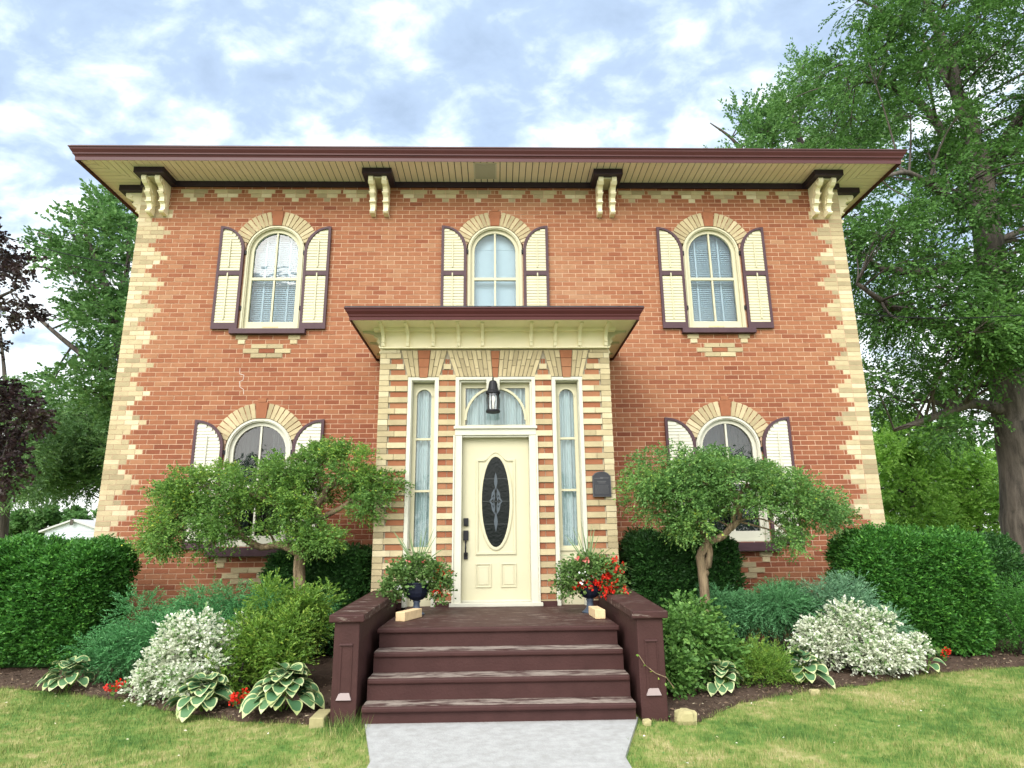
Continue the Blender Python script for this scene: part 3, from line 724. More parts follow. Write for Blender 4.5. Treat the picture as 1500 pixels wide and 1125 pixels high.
for sx in (-1, 1):
    a, b = sx*(PW-.24), sx*(PW-.014); m.box(min(a,b), max(a,b), PY+.262, .004, -.05, 4.1)
m.build('porch_side_wall', BRICKS, HOUSE)
m = MB(); m.box(-PW+.25, PW-.25, PY+1.2, PY+1.25, ZP, 3.9); m.box(-PW+.25, PW-.25, PY+.27, PY+1.2, 3.87, 3.9); m.build('porch_interior', INTER, HOUSE)
# painted base course and threshold strips
m = MB(); 
for a, b in ((-PW, -1.13), (-.73, -.535), (.535, .73), (1.13, PW)): m.box(a-.002, b+.002, PY-.012, PY+.05, ZP-.02, ZP+.055)
m.build('painted_base', STEP, HOUSE)
# entablature
m = MB(); m.box(-PW+.02, PW-.02, PY-.02, PY+.2, 3.862, 4.16); m.box(-PW+.02, -PW+.2, PY+.2, 0, 3.862, 4.16); m.box(PW-.2, PW-.02, PY+.2, 0, 3.862, 4.16)
m.box(-PW-.01, PW+.01, PY-.045, PY-.02, 3.862, 3.882)
PEX, PEY = 1.80, -1.84
ent = m.build('entablature', CREAM_LIFT, HOUSE, bevel=.004)
m = MB(); m.box(-PEX, PEX, PEY, 0, 4.125, 4.14); m.box(-PW-.08, PW+.08, PY-.10, PY-.02, 4.085, 4.124); m.build('porch_soffit', CREAM_LIFT, HOUSE)
def cove(T):
    P = [(0, 0), (.30, 0), (.30, -.022)] + [(.30-.25*sin(t), -.022-.12*(1-cos(t))) for t in np.linspace(.15, pi/2, 8)] + [(.045, -.165), (.055, -.17), (.055, -.185), (.042, -.19), (.038, -.235), (.0, -.24)]
    m = MB(); m.prism(P[::-1], -.021, .021, 0, .5, T=lambda p: T(p[0], p[1], p[2]+4.124)); return m
for x in (-1.46,-1.14,-.81,-.48,-.165,.47,.785,1.11,1.455): cove(lambda o, y, z, x=x: (x+y, PY-.0205-o, z)).build('cove_rib', CREAM_LIFT, HOUSE)
for sx in (-1, 1):
    for y_ in (PY+.06, PY+.55, PY+1.1): cove(lambda o, y, z: (sx*(PW-.019+o*.9), y_+y*sx, z)).build('cove_rib', CREAM, HOUSE)
    k = console(lambda o, y, z: (sx*(PW-.018+o*.72), PY+.16+y*sx, z), .55, .07, 4.123); k.build('scroll_bracket', CREAM_LIFT, HOUSE)
m = MB(); sweep(m, [(0, 4.10), (.015, 4.095), (.018, 4.135), (.028, 4.15), (.030, 4.165), (.058, 4.205), (.064, 4.228), (.075, 4.232), (.075, 4.245), (0, 4.245)], -PEX, PEX, PEY, -.02)
m.build('porch_gutter', GUTP, HOUSE)
m = MB(); m.v += [(-PEX-.07, PEY-.07, 4.247), (PEX+.07, PEY-.07, 4.247), (PEX+.07, -.01, 4.247), (-PEX-.07, -.01, 4.247), (-.95, -.012, 4.53), (.95, -.012, 4.53)]
m.v += [(x, y, 4.262) for x, y, z in m.v[:4]]
m.face([6,7,5,4]); m.face([7,8,5]); m.face([9,6,4]); m.face([0,1,7,6]); m.face([1,2,8,7]); m.face([3,0,6,9]); m.face([3,2,1,0]); m.build('porch_roof', SHING, HOUSE)

# sidelights
def folds(m, x0, x1, z0, z1, y, n, amp, m_i=0, gap=None):
    k = n*6; q0 = len(m.v)
    for i in range(k+1):
        t = i/k; yy = y + amp*sin(t*n*2*pi) + amp*.6*sin(t*n*4.4+1); m.v += [(x0+(x1-x0)*t, yy, z0), (x0+(x1-x0)*t, yy, z1)]
    for i in range(k): a = q0+2*i; m.face([a, a+2, a+3, a+1], m_i)
def sidelight(c):
    m = MB(); w = .20
    rect = lambda h, z0, z1: [(c+h, z0), (c+h, z1), (c-h, z1), (c-h, z0)]
    m.ring(rect(w, ZP+.0, 3.482), rect(w-.05, ZP+.0, 3.44), PY+.0, PY+.10, closed=False)
    m.ring(rect(w-.051, ZP, 3.44), rect(w-.058, ZP, 3.43), PY+.02, PY+.24, closed=False)
    o = m.build('sidelight', WHITE, HOUSE, bevel=.004)
    gh = .094; zt = 3.345; s = MB()
    OUT = [(c+w-.06, 1.30)] + [(c+(w-.06)*a, 3.42) for a in (1, .9, .75, .6, .4, .2, 0, -.2, -.4, -.6, -.75, -.9, -1)] + [(c-w+.06, 1.30)]
    INN = [(c+gh, 1.345)] + [(c+gh*cos(t), zt-gh+gh*sin(t)) for t in np.linspace(0, pi, 13)] + [(c-gh, 1.345)]
    s.ring(OUT, INN, PY+.13, PY+.17)
    OUT2 = [(x+ (0), z) for x, z in [(c+(gh+.022)*cos(t), zt-gh+(gh+.022)*sin(t)) for t in np.linspace(0, pi, 13)]]
    s.ring(OUT2, INN[1:-1], PY+.118, PY+.13, closed=False)
    for z in (2.69, 2.03): s.box(c-gh, c+gh, PY+.125, PY+.165, z-.014, z+.014)
    s.build('sash', CREAM, o)
    g = MB(); g.v += [(x, PY+.15, z) for x, z in INN]; g.face(list(range(len(INN)))); g.build('glass', GLASS, o)
    p = MB(); p.box(c-w+.058, c+w-.058, PY+.12, PY+.17, ZP, 1.30); rr = lambda h, a, b: [(c+h, a), (c+h, b), (c-h, b), (c-h, a)]
    p.ring(rr(.092, .80, 1.18), rr(.078, .815, 1.165), PY+.108, PY+.12); p.ring(rr(.055, .845, 1.13), rr(.046, .855, 1.12), PY+.112, PY+.12)
    p.box(c-w+.058, c+w-.058, PY+.10, PY+.17, 1.285, 1.32); p.build('bottom_panel', CREAM, o)
    q = MB(); folds(q, c-.13, c+.13, 1.2, 3.42, PY+.22, 4, .030); q.build('curtain', CURT, o, smooth=True)
    q = MB(); q.box(c-.14, c+.14, PY+.30, PY+.31, .7, 3.45); q.build('inner_board', INTER, o)
sidelight(-.93); sidelight(.93)
# transom
m = MB(); rc = lambda h, z0, z1: [(h, z0), (h, z1), (-h, z1), (-h, z0)]
m.ring(rc(.515, 2.72, 3.482), rc(.468, 2.84, 3.445), PY-.004, PY+.08); m.ring(rc(.467, 2.84, 3.444), rc(.445, 2.842, 3.42), PY+.03, PY+.2)
m.box(-.53, .53, PY-.03, PY-.004, 2.80, 2.835)
tr = m.build('transom', WHITE, HOUSE, bevel=.004)
s = MB(); n = 20; gx, g0, g1 = .39, 2.87, 3.36
s.ring(rc(.444, 2.845, 3.419), rc(gx, g0, g1), PY+.11, PY+.15)
ar = lambda rx, rz: [(rx*cos(t), 2.93 + rz*sin(t)) for t in np.linspace(-.0, pi, 25)]
s.ring(ar(.405, .445), ar(.375, .415), PY+.095, PY+.145, closed=False); s.box(-.405, -.39, PY+.1, PY+.14, g0, 2.94); s.box(.39, .405, PY+.1, PY+.14, g0, 2.94)
s.build('sash', CREAM, tr)
g = MB(); g.v += [(x, PY+.13, z) for x, z in rc(gx+.01, g0-.01, g1+.01)]; g.face([0,1,2,3]); g.build('glass', GLASS, tr)
q = MB(); folds(q, -.42, .42, 2.84, 3.42, PY+.20, 12, .026); q.build('curtain', CURT, tr, smooth=True)
q = MB(); q.box(-.44, .44, PY+.26, PY+.27, 2.82, 3.44); q.build('inner_board', INTER, tr)
# door and its frame
m = MB()
for sx in (-1, 1):
    for a, b, y0, y1 in ((.425, .515, PY-.002, PY+.22), (.515, .535, PY-.02, PY+.02)): m.box(min(sx*a, sx*b), max(sx*a, sx*b), y0, y1, ZP, 2.715)
m.box(-.425, .425, PY+.02, PY+.22, 2.695, 2.72)
m.box(-.56, .56, PY-.06, PY+.20, ZP+.001, ZP+.042)
m.build('door_frame', WHITE, HOUSE, bevel=.004)
DY = PY+.115; DZ0, DZ1 = .695, 2.695
def door():
    m = MB(); m.box(-.423, .423, DY, DY+.045, DZ0, DZ1)
    d = m.build('door', CREAM, HOUSE)
    H = DZ1-DZ0; zc = DZ0+1.20; a, b = .175, .56
    ov = lambda ra, rb, n=40: [(ra*cos(t), zc+rb*sin(t)) for t in np.linspace(0, 2*pi, n+1)[:-1]]
    f = MB(); f.ring(ov(a+.035, b+.035), ov(a, b), DY-.020, DY+.0); f.ring(ov(a+.045, b+.045), ov(a+.034, b+.034), DY-.010, DY); f.build('oval_frame', CREAM, d, bevel=.003)
    g = MB(); P = ov(a, b); g.v += [(x, DY-.006, z) for x, z in P]; g.face(list(range(len(P)))); 
    o = g.build('door_glass', mat('leaded_door_glass', (.003,.005,.005), .2, (30, .5), .3, 35, .22), d)
    l = MB()
    lead = lambda x0, z0, x1, z1, t=.004: l.hexa([(x0-t*(z1-z0)/max(hypot(x1-x0,z1-z0),1e-6), DY-.009, z0+t*(x1-x0)/max(hypot(x1-x0,z1-z0),1e-6)),(x0+t*(z1-z0)/max(hypot(x1-x0,z1-z0),1e-6), DY-.009, z0-t*(x1-x0)/max(hypot(x1-x0,z1-z0),1e-6)),(x0+t*(z1-z0)/max(hypot(x1-x0,z1-z0),1e-6), DY-.006, z0),(x0, DY-.006, z0),
        (x1-t*(z1-z0)/max(hypot(x1-x0,z1-z0),1e-6), DY-.009, z1),(x1+t*(z1-z0)/max(hypot(x1-x0,z1-z0),1e-6), DY-.009, z1),(x1+.001, DY-.006, z1),(x1, DY-.006, z1)], 0, .5)
    def petal(cx, z, w, h, tilt=0):
        P = [(0, -h), (w*.8, -h*.3), (w, 0), (w*.6, h*.5), (0, h), (-w*.6, h*.5), (-w, 0), (-w*.8, -h*.3)]
        l.prism([(cx + x*cos(tilt)-zz*sin(tilt), z + x*sin(tilt)+zz*cos(tilt)) for x, zz in P], DY-.0095, DY-.0065, 1)
    petal(0, zc+.25, .022, .115); petal(0, zc-.25, .024, .125)
    for sx in (-1, 1):
        petal(sx*.035, zc+.10, .015, .07, sx*.35); petal(sx*.035, zc-.10, .015, .07, -sx*.35); petal(sx*.05, zc+.03, .012, .055, sx*.75); petal(sx*.05, zc-.03, .012, .055, -sx*.75)
        petal(sx*.02, zc+.05, .010, .07, sx*.12); petal(sx*.02, zc-.06, .010, .07, -sx*.12)
    for zz in (.28, 0, -.28):
        e = a*sqrt(1-(zz/b)**2); l.box(-e, e, DY-.008, DY-.0062, zc+zz-.002, zc+zz+.002, 0)
    l.build('etched_motif', [mat('lead_came', (.05,.055,.055), .4), mat('etched_glass', (.045,.06,.075), .4)], d)
    p = MB()
    # upper moulded panel with eyebrow top
    def eb(i):
        x = .255-i; zb_ = DZ0+.545+i; zt_ = DZ1-.235-i; T = [(x, zb_), (x, zt_-.03)]
        for t in np.linspace(0, 1, 17):
            xx = x*.80*(1-2*t); T.append((xx, zt_-.03 + (.105*(.5+.5*cos(pi*min(1, abs(1-2*t)*1.15)))) ))
        return T + [(-x, zt_-.03), (-x, zb_)]
    for i0, i1, y in ((0, .010, .008), (.010, .030, .019), (.030, .040, .007)): p.ring(eb(i0), eb(i1), DY-y, DY)
    for cx in (-.155, .155):
        rr = lambda i: [(cx+.095-i, DZ0+.165+i), (cx+.095-i, DZ0+.445-i), (cx-.095+i, DZ0+.445-i), (cx-.095+i, DZ0+.165+i)]
        p.ring(rr(0), rr(.012), DY-.013, DY); p.ring(rr(.032), rr(.042), DY-.008, DY); P = rr(.042); p.prism(P[::-1], DY-.007, DY)
    p.build('panel_moulding', CREAM, d, bevel=.002)
    h = MB(); x = -.372
    h.box(x-.030, x+.030, DY-.035, DY, zc-.455+.155, zc-.455+.250)
    h.lathe([(0,0)], (x,0,0)) if False else None
    h.box(x-.010, x+.010, DY-.05, DY-.035, zc-.26-.03, zc-.26+.015)
    h.box(x-.032, x+.032, DY-.030, DY, zc-.475, zc-.355); h.tube([(x, DY-.03, zc-.47), (x, DY-.07, zc-.50), (x, DY-.075, zc-.56), (x, DY-.065, zc-.63), (x, DY-.02, zc-.66)], .012, 8)
    h.box(x-.024, x+.024, DY-.025, DY, zc-.70, zc-.62); h.build('handle', BLACKM, d, bevel=.004)
    k = MB(); k.box(-.423, .423, DY-.012, DY, DZ0-.001, DZ0+.02); k.build('door_sweep', WHITE, d)
door()

# ------------------------------------------------------------------ porch steps
ST = empty('porch_steps', (0, -2.6, 0), 'maroon painted porch floor and four worn steps between low side walls', 'steps')
XL, XR = -1.05, 1.10
m = MB(); m.box(XL-.02, XR+.02, -3.28, PY+.24, .61, ZP, 0); m.build('porch_floor', PORCHF, ST, bevel=.01)
nose = [(-3.56, .485, -3.28), (-3.80, .32, -3.53), (-4.005, .155, -3.77)]
m = MB(); m.box(XL-.02, XR+.02, -3.315, -3.278, .607, ZP+.001, 0); m.build('nosing', STEP, ST, bevel=.012)
for yf, z, yb in nose:
    m = MB(); m.box(XL, XR, yf+.036, yb+.02, z-.03, z, 0); m.build('tread', TREAD, ST)
    m = MB(); m.box(XL, XR, yf, yf+.035, z-.042, z+.0015, 0); m.build('nosing', STEP, ST, bevel=.013)
for y, z0, z1 in ((-3.285, .486, .607), (-3.535, .321, .445), (-3.775, .156, .28), (-3.965, -.02, .115)):
    m = MB(); m.box(XL, XR, y, y+.03, z0, z1, 0); m.build('riser', STEP, ST)
def side_wall(f0, f1, b0, b1, sg):
    """f0..f1 x range at the front, b0..b1 at the back"""
    yf, yb = -3.92, -1.40; i = .028
    m = MB(); m.hexa([(f0+i,yf,-.03),(f1-i,yf,-.03),(b1-i,yb,-.03),(b0+i,yb,-.03),(f0+i,yf,.775),(f1-i,yf,.775),(b1-i,yb,.775),(b0+i,yb,.775)])
    w = m.build('step_wall', STEP, ST, bevel=.008)
    m = MB(); m.hexa([(f0-.012,yf-.035,.775),(f1+.012,yf-.035,.775),(b1+.012,yb,.775),(b0-.012,yb,.775),(f0-.012,yf-.035,.835),(f1+.012,yf-.035,.835),(b1+.012,yb,.85),(b0-.012,yb,.85)]); m.build('cap', PORCHF, w, bevel=.01)
    c = (f0+f1)/2; m = MB()
    r = lambda h, a, b: [(c+h, a), (c+h, b), (c-h, b), (c-h, a)]
    m.ring(r(.052, .20, .60), r(.044, .22, .592), yf-.006, yf); m.box(c-.044, c-.034, yf-.006, yf, .24, .59); 
    m.hexa([(c-.060, yf-.020, .195),(c+.060, yf-.020, .195),(c+.060, yf, .195),(c-.060, yf, .195),(c-.04, yf-.004, .245),(c+.04, yf-.004, .245),(c+.04, yf, .245),(c-.04, yf, .245)], 1)
    m.hexa([(c-.052, yf-.016, .60),(c+.052, yf-.016, .60),(c+.052, yf, .60),(c-.052, yf, .60),(c-.052, yf-.010, .612),(c+.052, yf-.010, .612),(c+.052, yf, .612),(c-.052, yf, .612)], 0)
    m.build('panel', [STEP, mat('worn_ledge', (.27,.21,.20), .6)], w)
side_wall(-1.335, -1.075, -1.46, -1.16, -1); side_wall(1.125, 1.395, 1.20, 1.58, 1)

# ------------------------------------------------------------------ lantern, plaque, urns, blocks
LN = empty('lantern', (-.03, PY-.06, 3.2), 'black coach lantern hanging over the front door', 'lantern')
def lantern():
    x, y = -.03, PY-.10; z0 = 2.99
    m = MB(); m.box(x-.085, x+.085, PY-.012, PY-.005, 3.30, 3.46); m.build('mount_plate', WHITE, LN)
    m = MB(); m.box(x-.035, x+.035, PY-.05, PY-.013, 3.33, 3.42); m.tube([(x, PY-.04, 3.38), (x, y-.0, 3.44), (x, y, 3.40)], .010, 6)
    m.lathe([(.001,.47),(.008,.46),(.012,.44),(.008,.425),(.02,.42),(.045,.405),(.055,.37),(.062,.32),(.075,.285),(.092,.27),(.092,.262),(.001,.262)], (x, y, z0), 16); m.build('hood', BLACKM, LN, smooth=False)
    m = MB()
    for k in range(6):
        a = k*pi/3+.3; m.tube([(x+.072*cos(a), y+.072*sin(a), z0+.265), (x+.085*cos(a), y+.085*sin(a), z0+.16), (x+.078*cos(a), y+.078*sin(a), z0+.03)], .006, 5)
    m.lathe([(.001,.0),(.088,.0),(.092,.015),(.088,.03),(.001,.03)], (x, y, z0), 16); m.lathe([(.083,.245),(.090,.245),(.090,.262),(.083,.262)], (x, y, z0), 16); m.build('cage', BLACKM, LN)
    m = MB(); m.lathe([(.066,.03),(.076,.16),(.066,.262)], (x, y, z0), 16); m.build('glass', LGLASS, LN, smooth=True)
    m = MB(); m.lathe([(.001,.03),(.014,.032),(.014,.11),(.020,.13),(.034,.165),(.03,.20),(.001,.222)], (x, y, z0), 12); m.build('bulb', mat('bulb_glass', (.85,.83,.76), .2), LN, smooth=True)
lantern()
PQ = empty('plaque', (1.33, PY-.03, 2.08), 'dark arched bronze plaque fixed to the porch brick right of the door', 'plaque')
def plaque():
    c = 1.325; z0, z1 = 1.93, 2.19; hw = .115; y = PY-.030
    P = [(c-hw, z0), (c+hw, z0), (c+hw, z1)] + [(c+hw*.9*cos(t), z1+.055*sin(t)) for t in np.linspace(.25, pi-.25, 9)] + [(c-hw, z1)]
    m = MB(); m.prism(P, y, PY-.003); m.build('plate', PLAQ, PQ, bevel=.004)
    m = MB(); cz = (z0+z1)/2; I = [(c+(x-c)*.93, cz+(z-cz)*.95) for x, z in P]; O = P; 
    m.ring([(c+(x-c)*.985, cz+(z-cz)*.985) for x, z in P], I, y-.005, y)
    m.box(c-.09, c-.02, y-.004, y, 2.155, 2.163); m.box(c+.02, c+.09, y-.004, y, 2.158, 2.166); m.box(c-.018, c+.018, y-.006, y, 2.15, 2.172)
    for z, h in ((2.115, .055), (2.097, .045)): m.box(c-h, c+h, y-.003, y, z, z+.008)
    z = 2.07
    while z > 1.965:     # unreadable cast lines of small text
        x = c-.085
        while x < c+.078: wd = random.uniform(.008, .024); m.box(x, min(x+wd, c+.085), y-.0025, y, z, z+.005); x += wd+.006
        z -= .0125
    m.build('raised_lettering', PLAQL, PQ)
plaque()
def urn(x, y, label, idx):
    e = empty('urn', (x, y, ZP), label, 'urn', 'urns on the porch')
    m = MB(); m.lathe([(.001,0),(.085,0),(.088,.012),(.08,.02),(.06,.032),(.045,.05),(.036,.08),(.033,.12),(.042,.135),(.036,.145)], (x, y, ZP+.002), 20); m.build('foot', mat('grey_blue_urn_%d' % idx if False else 'grey_blue_urn', (.055,.075,.11), .55, (20, .3), .1, 60, .4), e, smooth=True)
    m = MB(); m.lathe([(.036,.145),(.065,.155),(.105,.185),(.13,.225),(.14,.27),(.148,.315),(.156,.32),(.156,.335),(.14,.335),(.132,.31),(.001,.295)], (x, y, ZP+.002), 12); m.build('bowl', URNM, e)
UL = (-.85, -2.22); UR = (1.01, -2.22)
urn(*UL, 'dark blue footed urn at the left of the door', 0); urn(*UR, 'dark blue footed urn at the right of the door', 1)
def blob(c, r, n, power=.45):     # points in an ellipsoid, biased outwards
    d = nrm(rng.normal(size=(n, 3))); return np.asarray(c) + d*np.asarray(r)*(rng.uniform(0, 1, (n, 1))**power), d
def planter(u, name, label, red, sgn):
    x, y = u; e = empty(name, (x, y, ZP+.3), label, 'flowers', 'potted arrangements on the porch'); V = []
    for c, r, n in (((x, y, 1.13), (.22, .17, .09), 280), ((x-.19, y-.05, 1.03), (.13, .15, .12), 220), ((x+.20, y-.04, 1.05), (.13, .14, .12), 200), ((x-.26, y-.04, .92), (.08, .10, .10), 80), ((x+.26, y-.05, .93), (.09, .1, .10), 80)):
        P, d = blob(c, r, n); V.append(sprays(P, d+np.array([0, -.1, .25]), 5, .08, .042, .030, .3, .9))
    V = np.concatenate(V); poly_mesh('foliage', V, 4, LF_POT, e, rng.uniform(0, 1, len(V)//4))
    m = MB()
    for i in range(22):
        a = random.uniform(0, 2*pi); el = random.uniform(.15, 1.35) if i > 7 else random.uniform(.9, 1.4); L_ = random.uniform(.38, .56); pts = []
        for t in np.linspace(0, 1, 7):
            r_ = L_*t; pts.append((x+cos(a)*cos(el)*r_ + 0, y+sin(a)*cos(el)*r_*.7, 1.10+sin(el)*r_ - .28*t**3*L_*(1.3-el)))
        m.tube(pts, [.009, .0085, .008, .007, .005, .004, .001], 3, 0, False)
    m.build('spike_blades', mat('spike_leaf', (.13,.20,.075), .5), e)
    def blooms(nm, pts, matl, r, k):
        Vv = []
        for p in pts:
            P = np.repeat(np.array([p]), k, 0) + rng.normal(0, r*.6, (k, 3)); D = nrm(rng.normal(size=(k, 3)) + np.array([0, -.6, .2])); Vv.append(leaves(P, D, rng.normal(size=(k, 3)), np.full(k, r*1.3), np.full(k, r*1.3)))
        Vv = np.concatenate(Vv); poly_mesh(nm, Vv, 4, matl, e, rng.uniform(0, 1, len(Vv)//4))
    if red:
        pts = [(x+random.gauss(.20, .07), y-.16+random.uniform(-.05, .06), random.uniform(.80, 1.16)) for _ in range(48)] + [(x+random.uniform(-.20, .10), y-.17, random.uniform(.90, .99)) for _ in range(18)] + [(x+.27+random.gauss(0,.03), y-.1, random.uniform(1.0, 1.22)) for _ in range(14)]
        blooms('red_bloom', pts, PETR, .018, 9); blooms('white_bloom', [(x-.25, y-.14, 1.05), (x-.10, y-.19, .98), (x+.12, y-.18, 1.07), (x-.10, y-.20, 1.06)], PETW, .020, 8)
        blooms('pink_bloom', [(x-.13, y-.12, 1.22), (x-.05, y-.12, 1.21), (x-.02, y-.1, 1.19)], PETP, .022, 12)
    else:
        pts = [(x+random.gauss(.27, .04), y-.12+random.uniform(-.05, .05), random.uniform(.86, 1.15)) for _ in range(22)] + [(x+.20, y-.16, .90), (x+.18, y-.17, .88), (x+.23, y-.15, .91)]
        blooms('red_bloom', pts, PETR, .013, 8); blooms('white_bloom', [(x-.19, y-.17, .93), (x+.12, y-.18, 1.0), (x-.17,y-.16,.95)], PETW, .016, 7); blooms('pink_bloom', [(x-.08, y-.12, 1.20), (x+.08, y-.12, 1.20)], PETP, .018, 9)
planter(UL, 'potted_plant', 'green spiky plant with a few blooms in the left porch urn', False, -1)
planter(UR, 'potted_plant', 'spiky plant with many trailing red flowers in the right porch urn', True, 1)
def block(x, y, rot, label):
    e = empty('wood_block', (x, y, ZP), label, 'wood block', 'wooden blocks by the urns'); m = MB(); c_, s_ = cos(rot), sin(rot)
    P = [(-.05,-.2),(.05,-.2),(.05,.2),(-.05,.2)]; P = [(x+a*c_-b*s_, y+a*s_+b*c_) for a, b in P]
    m.hexa([(a, b, ZP+.002) for a, b in P] + [(a, b, ZP+.088) for a, b in P]); m.build('block', WOOD, e, bevel=.005)
block(-.875, -2.62, -.32, 'pale wooden block beside the left urn on the porch'); block(1.02, -2.62, .03, 'pale wooden block beside the right urn on the porch')
# stones at the foot of the steps
def rock(name, x, y, z, r, seed, label):
    m = MB(); rr = random.Random(seed); n = 14; b = 0
    for i in range(7):
        ph = -pi/2 + pi*i/6
        for k in range(n):
            a = 2*pi*k/n; q = 1+rr.uniform(-.10, .10); sx = np.sign(cos(a))*abs(cos(a))**.6; sy = np.sign(sin(a))*abs(sin(a))**.6
            m.v.append((x+r[0]*max(cos(ph), .05)**.5*sx*q, y+r[1]*max(cos(ph), .05)**.5*sy*q, z+r[2]*np.sign(sin(ph))*abs(sin(ph))**.6*q))
    for i in range(6):
        for k in range(n): l = (k+1) % n; m.face([i*n+k, i*n+l, (i+1)*n+l, (i+1)*n+k])
    m.face(list(range(n))[::-1]); m.face([6*n+k for k in range(n)])
    return tag(m.build(name, LIME), label, 'stone')
rock('garden_stone', 1.49, -3.98, .03, (.085, .07, .07), 3, 'pale yellow limestone lump right of the porch steps')
tag((lambda m: (m.box(-1.46, -1.345, -3.95, -3.66, -.02, .075), m.build('edging_block', LIME, bevel=.008))[1])(MB()), 'yellow limestone block against the left step wall', 'stone')
rock('white_pebble', 1.17, -4.02, .02, (.035, .03, .025), 5, 'small round pebble at the right corner of the path')
rock('white_pebble', 2.93, -3.12, .02, (.05, .03, .03), 6, 'small pale stone at the bed edge beside the hosta')
m = MB(); m.tube([(1.42,-3.95,.25),(1.36,-3.955,.33),(1.28,-3.95,.36),(1.20,-3.945,.42),(1.15,-3.945,.50)], .004, 5)
t_ = m.build('vine', BARKB); tag(t_, 'thin trailing vine stem across the right step wall', 'vine')
V = leaves(np.array([(1.40-.05*i, -3.965, .27+.005*i*i+.02*i) for i in range(6)]), rng.normal(size=(6,3))+np.array([0,-.5,.3]), rng.normal(size=(6,3)), np.full(6,.03), np.full(6,.02)); poly_mesh('leaf', V, 4, LF_CED, t_, rng.uniform(0,1,6))

# ------------------------------------------------------------------ planting
def hedge(x0, x1, y0, y1, z1, n, matl, name, label, cat='hedge', lx=0, rnd=.22, group=None, core=True, z0=.03, tuft=.085, wave=.07):
    e = empty(name, ((x0+x1)/2, (y0+y1)/2, 0), label, cat, group)
    cx, cy = (x0+x1)/2, (y0+y1)/2; hx, hy, hz = (x1-x0)/2, (y1-y0)/2, (z1-z0)/2; cz = (z0+z1)/2
    # rounded box surface samples
    q = rng.uniform(-1, 1, (n*3, 3)); ax = rng.integers(0, 3, n*3); 
    area = np.array([hy*hz, hx*hz, hx*hy]); ax = rng.choice(3, n*3, p=area/area.sum()); q[np.arange(n*3), ax] = np.sign(rng.uniform(-1, 1, n*3))
    q = q[(q[:, 1] < .6) & (q[:, 2] > -1)][:n]
    half = np.array([hx, hy, hz]); P = q*half; R = rnd
    inner = np.clip(P, -(half-R), half-R); d = P-inner; nn = np.where(np.linalg.norm(d, axis=1, keepdims=True) > 1e-6, nrm(d), 0); P = inner + nn*R
    w = wave*(.8*np.sin(P[:, :1]*5.1+cx+P[:, 2:]*2)*np.cos(P[:, 2:]*6.3+P[:, 1:2]*4)+.8*np.sin(P[:, :1]*17+3*np.sin(P[:, 2:]*7))*np.sin(P[:, 2:]*15+P[:, 1:2]*13+2*np.sin(P[:, :1]*6))) ; P = P + nn*w
    P = P + rng.normal(0, .014, P.shape) - nn*rng.uniform(0, .07, (len(P), 1))
    taper = 1 - .10*(1-(P[:, 2:]/half[2]+1)/2); P[:, :2] *= taper; P = P + np.array([cx, cy, cz]); 
    V = sprays(P, nn + np.array([0, -.05, .55]) + rng.normal(0, .45, P.shape), 6, tuft, tuft*.55, tuft*.25, .1, .9, .3, .004)
    poly_mesh('foliage', V, 4, matl, e, np.clip(np.repeat(rng.beta(1.6, 2.2, len(P)), 6) + rng.normal(0, .1, len(V)//4), 0, 1))
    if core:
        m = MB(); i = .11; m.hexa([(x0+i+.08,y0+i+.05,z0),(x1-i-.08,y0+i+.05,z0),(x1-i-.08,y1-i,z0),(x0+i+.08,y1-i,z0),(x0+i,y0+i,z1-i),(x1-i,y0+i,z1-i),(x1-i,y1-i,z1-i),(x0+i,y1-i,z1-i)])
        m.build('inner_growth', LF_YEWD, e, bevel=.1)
    return e
hedge(-8.2, -4.60, -1.62, -.55, 1.40, 26000, LF_YEW, 'yew_hedge', 'large clipped dark green hedge at the left end of the house', rnd=.3)
hedge(4.28, 5.98, -1.66, -.75, 1.42, 16000, LF_YEW, 'yew_hedge', 'large clipped green hedge at the right corner of the house', rnd=.3)
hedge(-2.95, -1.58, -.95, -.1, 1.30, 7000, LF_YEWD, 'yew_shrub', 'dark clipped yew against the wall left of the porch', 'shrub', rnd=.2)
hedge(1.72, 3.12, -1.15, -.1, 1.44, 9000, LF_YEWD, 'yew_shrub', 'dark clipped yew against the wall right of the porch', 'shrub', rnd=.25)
hedge(6.1, 7.55, -.4, .9, 1.38, 7000, LF_YEWD, 'round_yew', 'rounded dark yew behind the right hedge by the big tree', 'shrub', rnd=.45)

